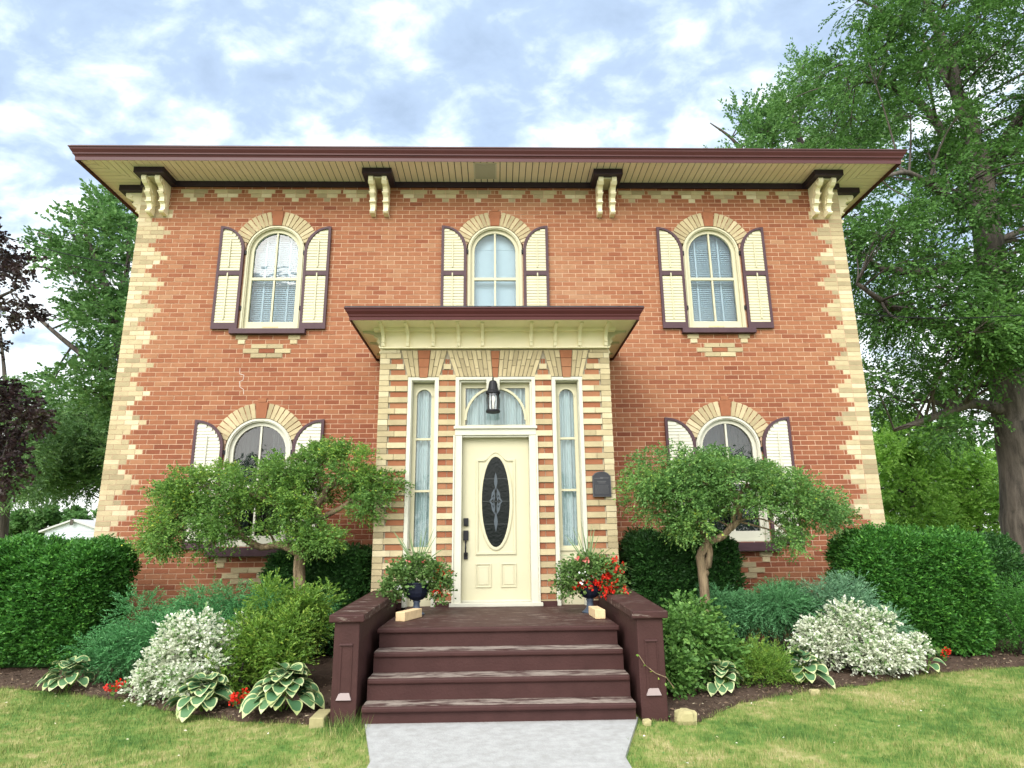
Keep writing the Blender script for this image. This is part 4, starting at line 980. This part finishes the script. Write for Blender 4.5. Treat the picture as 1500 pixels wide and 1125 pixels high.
def shrub(name, label, cat, blobs, matl, k, ln, L_, W_, droop, spread, up, stems=None, stem_mat=None, group=None, extra=None, outw=1.0, lump=13):
    """blobs: (x, y, z, rx, ry, rz, number of sprays)"""
    b0 = blobs[0]; e = empty(name, (b0[0], b0[1], 0), label, cat, group); V = []; R = []; big = blobs; blobs = []
    for x, y, z, rx, ry, rz, n in big:      # break each mass into ragged clumps with gaps between them
        kk = lump
        for i in range(kk):
            q, d = blob((x, y, z), (rx*.78, ry*.78, rz*.82), 1, .42); q = q[0]; f = random.uniform(.28, .50)
            blobs.append((q[0], q[1], max(q[2], .06), rx*f, ry*f, rz*f*1.1, int(n/kk*random.uniform(.7, 1.3))))
        blobs.append((x, y, z*.9, rx*.6, ry*.6, rz*.6, n//6))
    for x, y, z, rx, ry, rz, n in blobs:
        P, d = blob((x, y, z), (rx, ry, rz), n, .38); keep = (P[:, 2] > .02); P, d = P[keep], d[keep]
        D = d*outw + np.array([0, 0, up]) + rng.normal(0, .25, P.shape); v = sprays(P, D, k, ln, L_, W_, droop, spread, .5, .004)
        V.append(v); tl = np.tile(np.arange(k)/k, len(P)); R.append(np.clip(np.repeat(rng.beta(2, 2.2, len(P)), k)*.6 + rng.uniform(-.1, .2, len(v)//4) + tl*.25, 0, 1))
    V = np.concatenate(V); V[:, 2] = np.maximum(V[:, 2], .01); poly_mesh('foliage', V, 4, matl, e, np.concatenate(R))
    m = MB(); 
    for i in range(stems or 9):
        x, y, z, rx, ry, rz, n = random.choice(big); a = random.uniform(0, 2*pi)
        m.tube([(b0[0]+random.uniform(-.1, .1), b0[1]+random.uniform(-.1, .1), 0), (x+cos(a)*rx*.3, y+sin(a)*ry*.3, z*.6), (x+cos(a)*rx*.6, y+sin(a)*ry*.6, z+rz*.2)], [.014, .010, .005], 5)
    m.build('stems', stem_mat or BARKD, e); return e
# junipers
shrub('juniper', 'large spreading blue-green juniper left of the white variegated shrub', 'shrub',
      [(-3.65,-1.85,.45,.85,.65,.38,1900),(-3.0,-1.75,.56,.75,.55,.34,1700),(-2.45,-1.55,.56,.55,.5,.28,900),(-3.95,-2.2,.28,.45,.4,.26,600),(-3.3,-2.1,.36,.7,.4,.3,900)], LF_JUN, 20, .22, .036, .0085, .35, .7, .45)
shrub('juniper', 'green spreading juniper under the right window beside the yew', 'shrub',
      [(3.3,-1.6,.62,.62,.42,.26,2000),(2.78,-1.5,.60,.35,.35,.24,700),(3.3,-1.4,.45,.35,.3,.22,400)], LF_JUNG, 20, .19, .034, .0085, .3, .7, .45)
shrub('juniper', 'silvery blue juniper between the green juniper and the right hedge', 'shrub',
      [(3.92,-1.75,.62,.42,.40,.26,1200),(4.2,-1.9,.46,.30,.3,.24,600)], LF_JUNB, 20, .2, .036, .0085, .2, .75, .5)
shrub('low_juniper', 'low bright green juniper with brown tips behind the right hosta', 'shrub',
      [(2.58,-2.75,.20,.36,.28,.17,800),(2.85,-2.7,.17,.2,.2,.14,250)], LF_CED, 14, .13, .028, .007, .15, .8, .5)
shrub('cedar_shrub', 'yellow-green cedar shrub beside the left step wall', 'shrub',
      [(-2.22,-2.75,.55,.38,.36,.42,1500),(-1.92,-2.45,.66,.28,.32,.30,800),(-2.0,-2.9,.42,.28,.30,.34,700),(-2.42,-2.95,.3,.25,.25,.25,500)], LF_CED, 13, .14, .038, .014, .15, .8, .4)
shrub('leafy_shrub', 'loose green leafy shrub at the foot of the right small tree', 'shrub',
      [(1.72,-2.9,.42,.34,.34,.36,900),(2.02,-2.6,.45,.34,.3,.34,700),(1.62,-3.2,.25,.22,.25,.22,400),(2.2,-2.7,.30,.28,.28,.25,400)], LF_ROSE, 7, .13, .050, .030, .3, .9, .3)
shrub('right_yew_spread', 'low spreading yew at the far right below the big tree', 'shrub',
      [(6.3,-1.5,.45,.65,.45,.36,1800),(7.0,-1.3,.5,.6,.45,.4,1400)], LF_YEW, 14, .13, .034, .008, .2, .8, .4).name = 'spreading_yew'
# variegated euonymus
shrub('variegated_shrub', 'white and green variegated shrub in front of the left juniper', 'shrub',
      [(-2.86,-2.85,.38,.40,.34,.34,1900),(-2.60,-2.75,.42,.30,.28,.28,1000),(-3.12,-3.0,.24,.28,.26,.22,800),(-2.72,-3.1,.24,.3,.25,.2,700)], LF_EUO, 7, .070, .033, .024, .25, .9, .4)
shrub('variegated_shrub', 'white and green variegated shrub in front of the right hedge', 'shrub',
      [(3.90,-2.22,.36,.44,.34,.34,2000),(3.55,-2.15,.34,.30,.28,.26,900),(4.22,-2.32,.24,.28,.24,.24,1000),(3.9,-2.5,.22,.36,.22,.2,800),(3.35,-2.25,.30,.22,.22,.22,450)], LF_EUO, 7, .070, .033, .024, .25, .9, .4)

def hosta(x, y, r, n, label, cat='hosta', h=.22):
    e = empty('hosta', (x, y, 0), label, cat, 'variegated hostas along the bed edge')
    V = []; F = []; M_ = []; Rn = []
    for i in range(n):
        a = random.uniform(0, 2*pi); el = random.uniform(.1, 1.0); L_ = random.uniform(.125, .185)*(.6+.4*r/.3); Wd = L_*random.uniform(.70, .86)
        rad0 = r*(1.0-el)*random.uniform(.45, .75); base = Vector((x+cos(a)*rad0, y+sin(a)*rad0, h*(.40+.85*el)))
        out = Vector((cos(a), sin(a), 0)); side = Vector((-sin(a), cos(a), 0)); b = len(V); rows = 7
        rot = random.uniform(-.4, .4); side = (side + Vector((0, 0, rot))).normalized(); rn = random.random()
        for j in range(rows):
            t = j/(rows-1); w = Wd*.5*(sin(pi*min(1, t**.8))**.62) if 0 < t < 1 else .002
            c = base + out*L_*t*(1-.15*t) + Vector((0, 0, L_*(.50*el*t - .50*t*t*(1.25-el*.5))))
            for s in (-1, -.78, 0, .78, 1): V.append(tuple(c + side*w*s + Vector((0, 0, abs(s)*w*.28))))
        for j in range(rows-1):
            for k in range(4):
                q = b+j*5+k; F.append([q, q+1, q+6, q+5]); M_.append(1 if k in (0, 3) or j == rows-2 else 0); Rn.append(min(1, max(0, rn+random.uniform(-.1, .1))))
    V = [(p[0], p[1], max(p[2], .008)) for p in V]
    m = MB(); m.v = V; m.f = F; m.m = M_; m.r = Rn; m.build('leaves', [H_GRN, H_CRM], e, smooth=True)
    m = MB()
    for i in range(10): a = random.uniform(0, 2*pi); m.tube([(x, y, 0), (x+cos(a)*r*.3, y+sin(a)*r*.3, h*.7)], [.006, .004], 4)
    m.build('stalks', LF_CED, e)
hosta(-4.22, -2.52, .30, 44, 'hosta clump at the far left below the blue-green juniper', h=.22)
hosta(-2.50, -3.44, .32, 64, 'hosta clump in front of the white variegated shrub on the left', h=.22)
hosta(-1.78, -3.58, .36, 84, 'largest hosta clump beside the left step wall', h=.30)
hosta(2.08, -3.12, .22, 30, 'small hosta under the leafy shrub at the right small tree', h=.22)
hosta(3.0, -2.8, .27, 40, 'hosta left of the right variegated shrub', h=.24)
hosta(4.50, -2.32, .20, 18, 'hosta behind the right end of the right variegated shrub', h=.2)
def geranium(x, y, label, n=3):
    e = empty('geranium', (x, y, 0), label, 'flower', 'red geraniums in the beds'); V = []
    P, d = blob((x, y, .09), (.11, .09, .06), 26); V = leaves(P, d*.5+np.array([0,-.3,.5]), d+np.array([0,-.3,.6]), np.full(26, .05), np.full(26, .055)); poly_mesh('leaf', V, 4, LF_ROSE, e, rng.uniform(0, 1, 26))
    for i in range(n):
        p = np.array([x+random.uniform(-.09, .09), y-.05+random.uniform(-.03, .03), .13+random.uniform(-.02, .05)]); k = 34
        P, d = blob(p, (.038, .03, .03), k); V = leaves(P, d+rng.normal(0, .4, P.shape), d, np.full(k, .022), np.full(k, .022)); poly_mesh('bloom', V, 4, PETR, e, rng.uniform(0, 1, k))
geranium(-3.52, -2.9, 'red geranium at the left below the blue-green juniper')
geranium(-2.14, -3.45, 'red geranium between the two left hostas', 4)
geranium(5.0, -1.75, 'single red geranium below the right hedge', 2)

# ------------------------------------------------------------------ trees
def bez(a, b, bend, n=8):
    a, b = np.array(a, float), np.array(b, float); mid = (a+b)/2 + np.asarray(bend); t = np.linspace(0, 1, n)[:, None]
    return (1-t)**2*a + 2*t*(1-t)*mid + t*t*b
def tree(name, label, base, limbs, clusters, matl, bark_, k, ln, L_, W_, droop, nsp, csize, group=None, flat=.5, up=.1, twig=.012, trunk_n=14):
    """limbs: list of (points, radii); clusters: Nx3; csize spray-cluster radius"""
    e = empty(name, base, label, 'tree', group); m = MB(); sk = []
    for pts, rad in limbs:
        # smooth resample
        P = np.array(pts, float); n = len(P); t = np.linspace(0, n-1, (n-1)*4+1); Q = np.stack([np.interp(t, range(n), P[:, i]) for i in range(3)], 1); R = np.interp(t, range(n), rad)
        Q[1:-1] = (Q[:-2]+2*Q[1:-1]+Q[2:])/4 + rng.normal(0, .02, (len(Q)-2, 3))*R[1:-1, None]*3
        m.tube([tuple(q) for q in Q], list(R), trunk_n if R[0] > .12 else 8, 0, True, .06); sk += [(q, r) for q, r in zip(Q, R)]
    SK = np.array([q for q, r in sk]); SR = np.array([r for q, r in sk]); V = []; Rn = []
    for c in clusters:
        d = np.linalg.norm(SK-c, axis=1) + np.maximum(0, SK[:, 2]-c[2])*.6; j = int(np.argmin(d)); a = SK[j]; r0 = max(min(SR[j]*.5, .02+.012*d[j]), twig)
        B = bez(a, c, rng.normal(0, .10*d[j], 3) + np.array([0, 0, .12*d[j]]), 7)
        m.tube([tuple(q) for q in B], list(np.linspace(r0, twig*.5, 7)), 5, 0, False)
        sc = csize*rng.uniform(.7, 1.25); P, dd = blob(c, (sc, sc, sc*.62), nsp, .5)
        for q in P[:6]: m.tube([tuple(B[-2]), tuple((B[-2]+q)/2+rng.normal(0, .05*sc, 3)), tuple(q)], [twig*.5, twig*.4, twig*.2], 3, 0, False)
        v = sprays(P, dd*1.0 + (c-a)/max(d[j], .3)*.5 + np.array([0, 0, up]) + rng.normal(0, .3, P.shape), k, ln, L_, W_, droop, .9, flat, .01)
        V.append(v); Rn.append(np.clip(rng.normal(rng.uniform(.25, .65), .16, len(v)//4), 0, 1))
    m.build('trunk', bark_, e, smooth=True); V = np.concatenate(V); poly_mesh('crown', V, 4, matl, e, np.concatenate(Rn)); return e
def inpoly(x, y, P):
    c = False; n = len(P); j = n-1
    for i in range(n):
        if (P[i][1] > y) != (P[j][1] > y) and x < (P[j][0]-P[i][0])*(y-P[i][1])/(P[j][1]-P[i][1])+P[i][0]: c = not c
        j = i
    return c
def fill(poly, n, Y0, Y1, holes=()):
    out = []; xs = [p[0] for p in poly]; ys = [p[1] for p in poly]; tries = 0
    while len(out) < n and tries < n*60:
        tries += 1; x, y = random.uniform(min(xs), max(xs)), random.uniform(min(ys), max(ys))
        if not inpoly(x, y, poly): continue
        if any(hypot(x-hx, y-hy) < hr and random.random() < .9 for hx, hy, hr in holes): continue
        out.append(at(x, y, random.uniform(Y0, Y1)))
    return np.array(out)
def path(px, Y): return [tuple(at(x, y, Y + (q[0] if q else 0))) for x, y, *q in px]

# small pea-shrub trees in front of the lower windows
YL = -1.25
gL = lambda P: path(P, YL)
cl = fill([(212,800),(225,735),(262,700),(330,688),(352,700),(395,680),(440,662),(490,655),(545,668),(578,705),(572,745),(520,762),(490,745),(440,752),(420,765),(400,735),(370,732),(350,765),(310,790),(270,770),(240,808)], 120, YL-.42, YL+.30, [(388,748,20),(505,735,14)])
cl2 = fill([(415,790),(425,765),(470,762),(495,790),(480,822),(440,826),(420,812)], 9, YL-.45, YL-.15)
cl3 = np.array([at(225,790,YL), at(300,800,YL-.1), at(345,790,YL-.1), at(390,775,YL-.2)])
tree('small_tree', 'low twisted small tree with wide flat crown before the left window', (-2.38, YL, 0),
     [([(-2.38, YL, 0)] + gL([(440,890),(437,815),(446,778),(462,745),(478,715),(505,705)]), [.085,.075,.070,.060,.048,.036,.02]),
      (gL([(438,812),(412,797),(382,803),(352,785),(342,755),(335,725)]), [.05,.045,.042,.038,.03,.02]),
      (gL([(442,790),(425,770),(400,735),(350,720),(290,735),(245,770)]), [.05,.042,.034,.028,.02,.012]),
      (gL([(452,765),(500,745),(535,715),(555,700)]), [.045,.032,.024,.014]), (gL([(478,735),(470,700),(450,680)]), [.03,.02,.012])],
     np.concatenate([cl, cl2, cl3]), LF_PEA, BARKB, 12, .14, .036, .021, .30, 50, .150, up=.25, twig=.005, trunk_n=12, group='small trees before the windows')
YR = -1.75
gR = lambda P: path(P, YR)
cl = fill([(912,750),(922,700),(950,672),(1000,662),(1062,662),(1120,682),(1160,702),(1205,712),(1236,745),(1240,768),(1205,758),(1175,740),(1165,800),(1150,790),(1135,750),(1095,745),(1060,760),(1030,775),(1000,790),(975,770),(940,752)], 118, YR-.45, YR+.38, [(1068,745,14),(1005,730,8)])
tree('small_tree', 'umbrella-shaped small tree with forked twisted trunk before the right window', tuple(np.array(at(1033,930,YR))*[1,1,0]),
     [([tuple(np.array(at(1033,930,YR))*[1,1,0])] + gR([(1033,900),(1031,850),(1026,815),(1036,795),(1060,785),(1074,768),(1076,740),(1090,715),(1120,712)]), [.064,.058,.055,.055,.048,.040,.035,.030,.024,.015]),
      (gR([(1031,845),(1040,812),(1034,785),(1010,760),(985,735),(955,720)]), [.05,.045,.035,.03,.02,.012]),
      (gR([(1070,775),(1085,760),(1078,735),(1060,705),(1030,690)]), [.035,.03,.028,.02,.012]), (gR([(1078,745),(1120,735),(1170,730),(1215,748)]), [.028,.02,.015,.01])],
     cl, LF_PEAB, BARKB, 12, .14, .036, .021, .30, 46, .150, up=.25, twig=.005, trunk_n=12, group='small trees before the windows')

# big elm at the right
YE = 5.0
gE = lambda P: path(P, YE)
ELM = [(1232,-20),(1243,40),(1215,85),(1172,102),(1168,135),(1150,160),(1170,200),(1230,215),(1320,230),(1270,270),(1238,320),(1250,420),(1262,520),(1292,610),(1330,655),(1440,620),(1450,540),(1560,560),(1640,400),(1640,-120),(1240,-120)]
cl = fill(ELM, 250, 2.6, 8.0, [(1365,500,22),(1300,500,14),(1330,560,16),(1260,475,10),(1380,590,18),(1300,345,16),(1440,560,14),(1450,170,14),(1330,110,8),(1280,395,9)])
cl = np.concatenate([cl, fill([(1370,150),(1500,100),(1560,300),(1540,540),(1440,560),(1400,400),(1380,250)], 14, 2.2, 4.2, [(1450,170,20)]), fill([(1245,310),(1320,290),(1345,420),(1330,610),(1290,600),(1262,520)], 18, 4.5, 7.5)])
base = at(1518, 900, YE); base[2] = 0
tree('elm_tree', 'huge old tree with thick grey trunk overhanging the right of the house', tuple(base),
     [([tuple(base)] + gE([(1504,760),(1493,650),(1480,560),(1462,450),(1448,360),(1436,260),(1424,190),(1402,140),(1392,80),(1360,20),(1350,-60)]), [.62,.50,.46,.43,.38,.32,.27,.21,.16,.12,.09,.05]),
      (gE([(1438,270),(1468,215),(1500,165),(1540,90),(1560,0)]), [.22,.18,.15,.11,.06]),
      (gE([(1462,545),(1425,505),(1395,480),(1340,470,-.3),(1290,440,-.8),(1255,415,-1)]), [.20,.17,.13,.10,.07,.04]),
      (gE([(1470,600),(1420,590,-.2),(1370,610,-.5),(1310,630,-.8)]), [.15,.11,.08,.04]),
      (gE([(1450,420),(1400,385),(1350,400,.3),(1290,395,.4),(1240,358,.6)]), [.17,.13,.11,.09,.05]),
      (gE([(1436,270),(1395,215),(1350,150),(1290,120),(1240,120)]), [.15,.12,.09,.06,.03]),
      (gE([(1440,330),(1390,290,-1),(1330,250,-1.5),(1290,260,-2)]), [.13,.10,.06,.03]),
      (gE([(1402,140),(1350,60),(1300,20),(1260,0)]), [.10,.07,.05,.03]), (gE([(1458,480),(1510,440,-1),(1570,420,-2)]), [.14,.1,.05])],
     cl, LF_ELM, BARK, 12, .44, .098, .052, .45, 62, .54, up=.0, twig=.02)
# fuller maple behind the roof, right
YM = 13
cl = fill([(1030,215),(1048,180),(1085,150),(1110,160),(1130,135),(1180,80),(1240,110),(1300,180),(1320,260),(1240,330),(1200,300),(1050,260)], 50, 11, 15)
base = at(1200, 780, YM); base[2] = 0
tree('maple_tree', 'green maple tree showing above the right end of the roof', tuple(base), [([tuple(base)] + path([(1195,500),(1190,350),(1180,230),(1160,170)], YM), [.4,.3,.24,.16,.05]), (path([(1192,380),(1130,270),(1070,200),(1040,180)], YM), [.16,.11,.06,.02])],
     cl, LF_ASH, BARKD, 12, .75, .15, .09, .1, 46, .70, up=.45, twig=.03)
# left side trees
YA = 9
cl = fill([(75,330),(100,300),(150,290),(200,300),(240,330),(235,480),(215,560),(195,640),(150,600),(110,560),(60,575),(70,520),(105,490),(120,430),(80,390),(40,350)], 58, 7.5, 11, [(125,395,12),(95,455,14),(160,500,10),(175,615,14),(60,440,18)])
base = at(215, 800, YA); base[2] = 0
tree('ash_tree', 'airy green tree close to the left side of the house', tuple(base), [([tuple(base)] + path([(205,650),(185,540),(165,450),(140,380),(120,330)], YA), [.3,.25,.20,.15,.09,.03]), (path([(190,560),(120,520),(60,470),(20,430)], YA), [.12,.08,.05,.02]), (path([(170,460),(190,380),(185,320)], YA), [.10,.06,.03]), (path([(160,440),(100,390),(70,345)], YA), [.08,.05,.02])],
     cl, LF_ASH, BARKD, 12, .42, .13, .085, .15, 42, .55, up=.25, twig=.022)
YC = 16
cl = fill([(60,640),(100,600),(170,590),(190,712),(130,715),(70,715),(20,730),(30,680)], 76, 13.5, 18)
base = at(178, 800, YC); base[2] = 0
tree('cedar_tree', 'dense green evergreen behind the garage on the left', tuple(base), [([tuple(base)] + path([(165,700),(125,610)], YC), [.35,.25,.05])], cl, LF_CON, BARKD, 14, .55, .14, .05, .25, 70, .70, up=.1, twig=.03)
YD = 11
cl = fill([(-40,560),(30,540),(60,590),(70,640),(40,700),(55,740),(-40,750)], 34, 9.5, 12.5, [(20,715,16),(30,650,8)])
base = at(8, 800, YD); base[2] = 0
tree('spruce_tree', 'spruce with bare dark trunk at the far left edge', tuple(base), [([tuple(base)] + path([(8,740),(14,680),(12,600),(0,480)], YD), [.16,.13,.11,.08,.03])], cl, LF_CON, BARKD, 14, .5, .12, .045, .45, 55, .5, up=-.1, twig=.02)
YB = 5
cl = fill([(-80,330),(10,335),(35,365),(50,400),(58,440),(25,480),(10,530),(50,590),(75,640),(60,670),(15,690),(-80,760)], 50, 3.6, 6.4, [(30,520,16),(40,480,8)])
base = at(-120, 860, YB); base[2] = 0
tree('copper_maple', 'dark purple-leaved maple branches at the left edge', tuple(base), [([tuple(base)] + path([(-110,650),(-100,500),(-60,400),(0,350)], YB), [.3,.24,.18,.09,.02]), (path([(-105,640),(-50,620),(20,650)], YB), [.1,.06,.02]), (path([(-100,520),(-30,450),(30,420)], YB), [.1,.06,.02])],
     cl, LF_RED, BARKD, 10, .28, .10, .08, .35, 38, .34, up=.0, twig=.012)
# background shrubs at the right
def bgshrub(px, Y, poly, n, label, matl, nm='garden_tree', L_=.16):
    base = at(px, 790, Y); base[2] = 0; cl = fill(poly, n, Y-1.5, Y+1.5); top = at(px, min(p[1] for p in poly)+20, Y)
    tree(nm, label, tuple(base), [([tuple(base), tuple((base+top)/2), tuple(top)], [.18, .12, .03])], cl, matl, BARKD, 10, .45, L_, L_*.6, .2, 60, .62, up=.3, twig=.02)
bgshrub(1330, 17, [(1280,640),(1320,600),(1370,660),(1380,790),(1285,790)], 44, 'mid green leafy tree behind the right hedge next to the house corner', LF_BRT)
bgshrub(1430, 19, [(1370,700),(1400,650),(1440,640),(1475,680),(1480,800),(1365,800)], 46, 'bright yellow-green tree behind the right hedge near the thick trunk', LF_BRT)
bgshrub(1400, 26, [(1280,560),(1330,590),(1400,620),(1470,640),(1560,600),(1600,800),(1280,800)], 60, 'far pale green tree beyond the right garden', LF_BRT, L_=.2)
bgshrub(1540, 12, [(1490,600),(1560,560),(1640,700),(1600,820),(1490,830)], 30, 'green tree right of the thick grey trunk', LF_ASH)
# things across the street behind the viewer: mirrored in the window panes
for i, (x, y, h) in enumerate(((-24,-55,9),(-10,-60,8),(3,-64,8),(17,-58,8),(30,-55,10))):
    cl = np.array([(x+random.gauss(0, 2.6), y+random.gauss(0, 2), h*random.uniform(.25, 1)) for _ in range(26)])
    tree('street_tree', 'green tree across the street, %s, mirrored in the panes' % ['leftmost', 'second from left', 'middle', 'second from right', 'rightmost'][i], (x, y, 0), [([(x, y, 0), (x, y, h*.5), (x, y, h*.9)], [.3, .2, .05])], cl, LF_ASH, BARKD, 8, .8, .4, .25, .2, 30, 1.6, up=.2, twig=.03)
bgshrub(40, 60, [(-200,735),(0,745),(70,750),(150,740),(220,735),(220,790),(-200,790)], 70, 'distant pale green tree line beyond the left lawn', LF_ASH, L_=.5)

# neighbouring garage, far left
def garage():
    Y = 45; a = at(66, 780, Y); b = at(150, 780, Y); x0, x1 = a[0], b[0]; pk = at(109, 763, Y); ev = at(66, 778, Y)[2]
    e = empty('garage', ((x0+x1)/2, Y, 0), 'white gabled garage beyond the hedge at the left', 'garage')
    WS = mat('white_siding', (.50,.53,.57), .6)
    m = MB(); m.prism([(x0, -.2), (x1, -.2), (x1, ev), (pk[0], pk[2]), (x0, ev)], Y, Y+7)
    for i in range(18): z = .1+i*.17; 
    m.build('wall', WS, e)
    for i in range(14):
        z = .4+i*.19
        if z > ev-.1: break
    m = MB(); rr = .10
    for sx in (-1, 1):
        xe = x0-.35 if sx < 0 else x1+.35; ze = ev-(.35*(pk[2]-ev)/(pk[0]-x0)); m.hexa([(min(xe,pk[0]),Y-.3,ze if sx<0 else pk[2]),(max(xe,pk[0]),Y-.3,pk[2] if sx<0 else ze),(max(xe,pk[0]),Y+7.3,pk[2] if sx<0 else ze),(min(xe,pk[0]),Y+7.3,ze if sx<0 else pk[2])]+[(min(xe,pk[0]),Y-.3,(ze if sx<0 else pk[2])+.14),(max(xe,pk[0]),Y-.3,(pk[2] if sx<0 else ze)+.14),(max(xe,pk[0]),Y+7.3,(pk[2] if sx<0 else ze)+.14),(min(xe,pk[0]),Y+7.3,(ze if sx<0 else pk[2])+.14)])
    m.build('roof', mat('grey_roof', (.45,.44,.43), .9), e)
    m = MB(); m.box(pk[0]-.12, pk[0]+.12, Y-.35, Y-.31, pk[2]-.35, pk[2]+.1); m.build('gable_vent', BARKD, e)
    m = MB(); n = 12
    for i in range(n): z = .15+i*(ev)/n; m.box(x0+.05, x1-.05, Y-.02, Y-.001, z, z+.015)
    m.build('siding_line', mat('siding_shadow_gap', (.30,.33,.36), .8), e)
    h = empty('far_house', (x1+4, 70, 0), 'low house with brown roof behind the white garage', 'house')
    c = at(150, 780, 70)[0]; z = at(130, 771, 70)[2]; m = MB(); m.box(c-9, c+8, 70, 78, -.2, z-1.6); m.build('wall', mat('beige_wall', (.5,.42,.34), .8), h)
    m = MB(); m.prism([(c-10, z-1.7), (c+9, z-1.7), (c+7, z), (c-8, z)], 69.5, 78.5); m.build('roof', mat('brown_roof', (.17,.13,.115), .9), h)
garage()
# overhead service wires
def wire(pts, label):
    m = MB(); a, b = pts; P = [tuple(a+(b-a)*t - np.array([0, 0, .35*4*t*(1-t)*.5])) for t in np.linspace(0, 1, 14)]; m.tube(P, .012, 5); tag(m.build('overhead_wire', BLACKM), label, 'wire')
wire((at(-60, 322, 4), at(215, 392, 6)), 'thin overhead wire running to the left side of the house')
wire((at(1246, 458, 2.5), at(1600, 448, 1.5)), 'thin overhead wire across the thick trunk at the right')
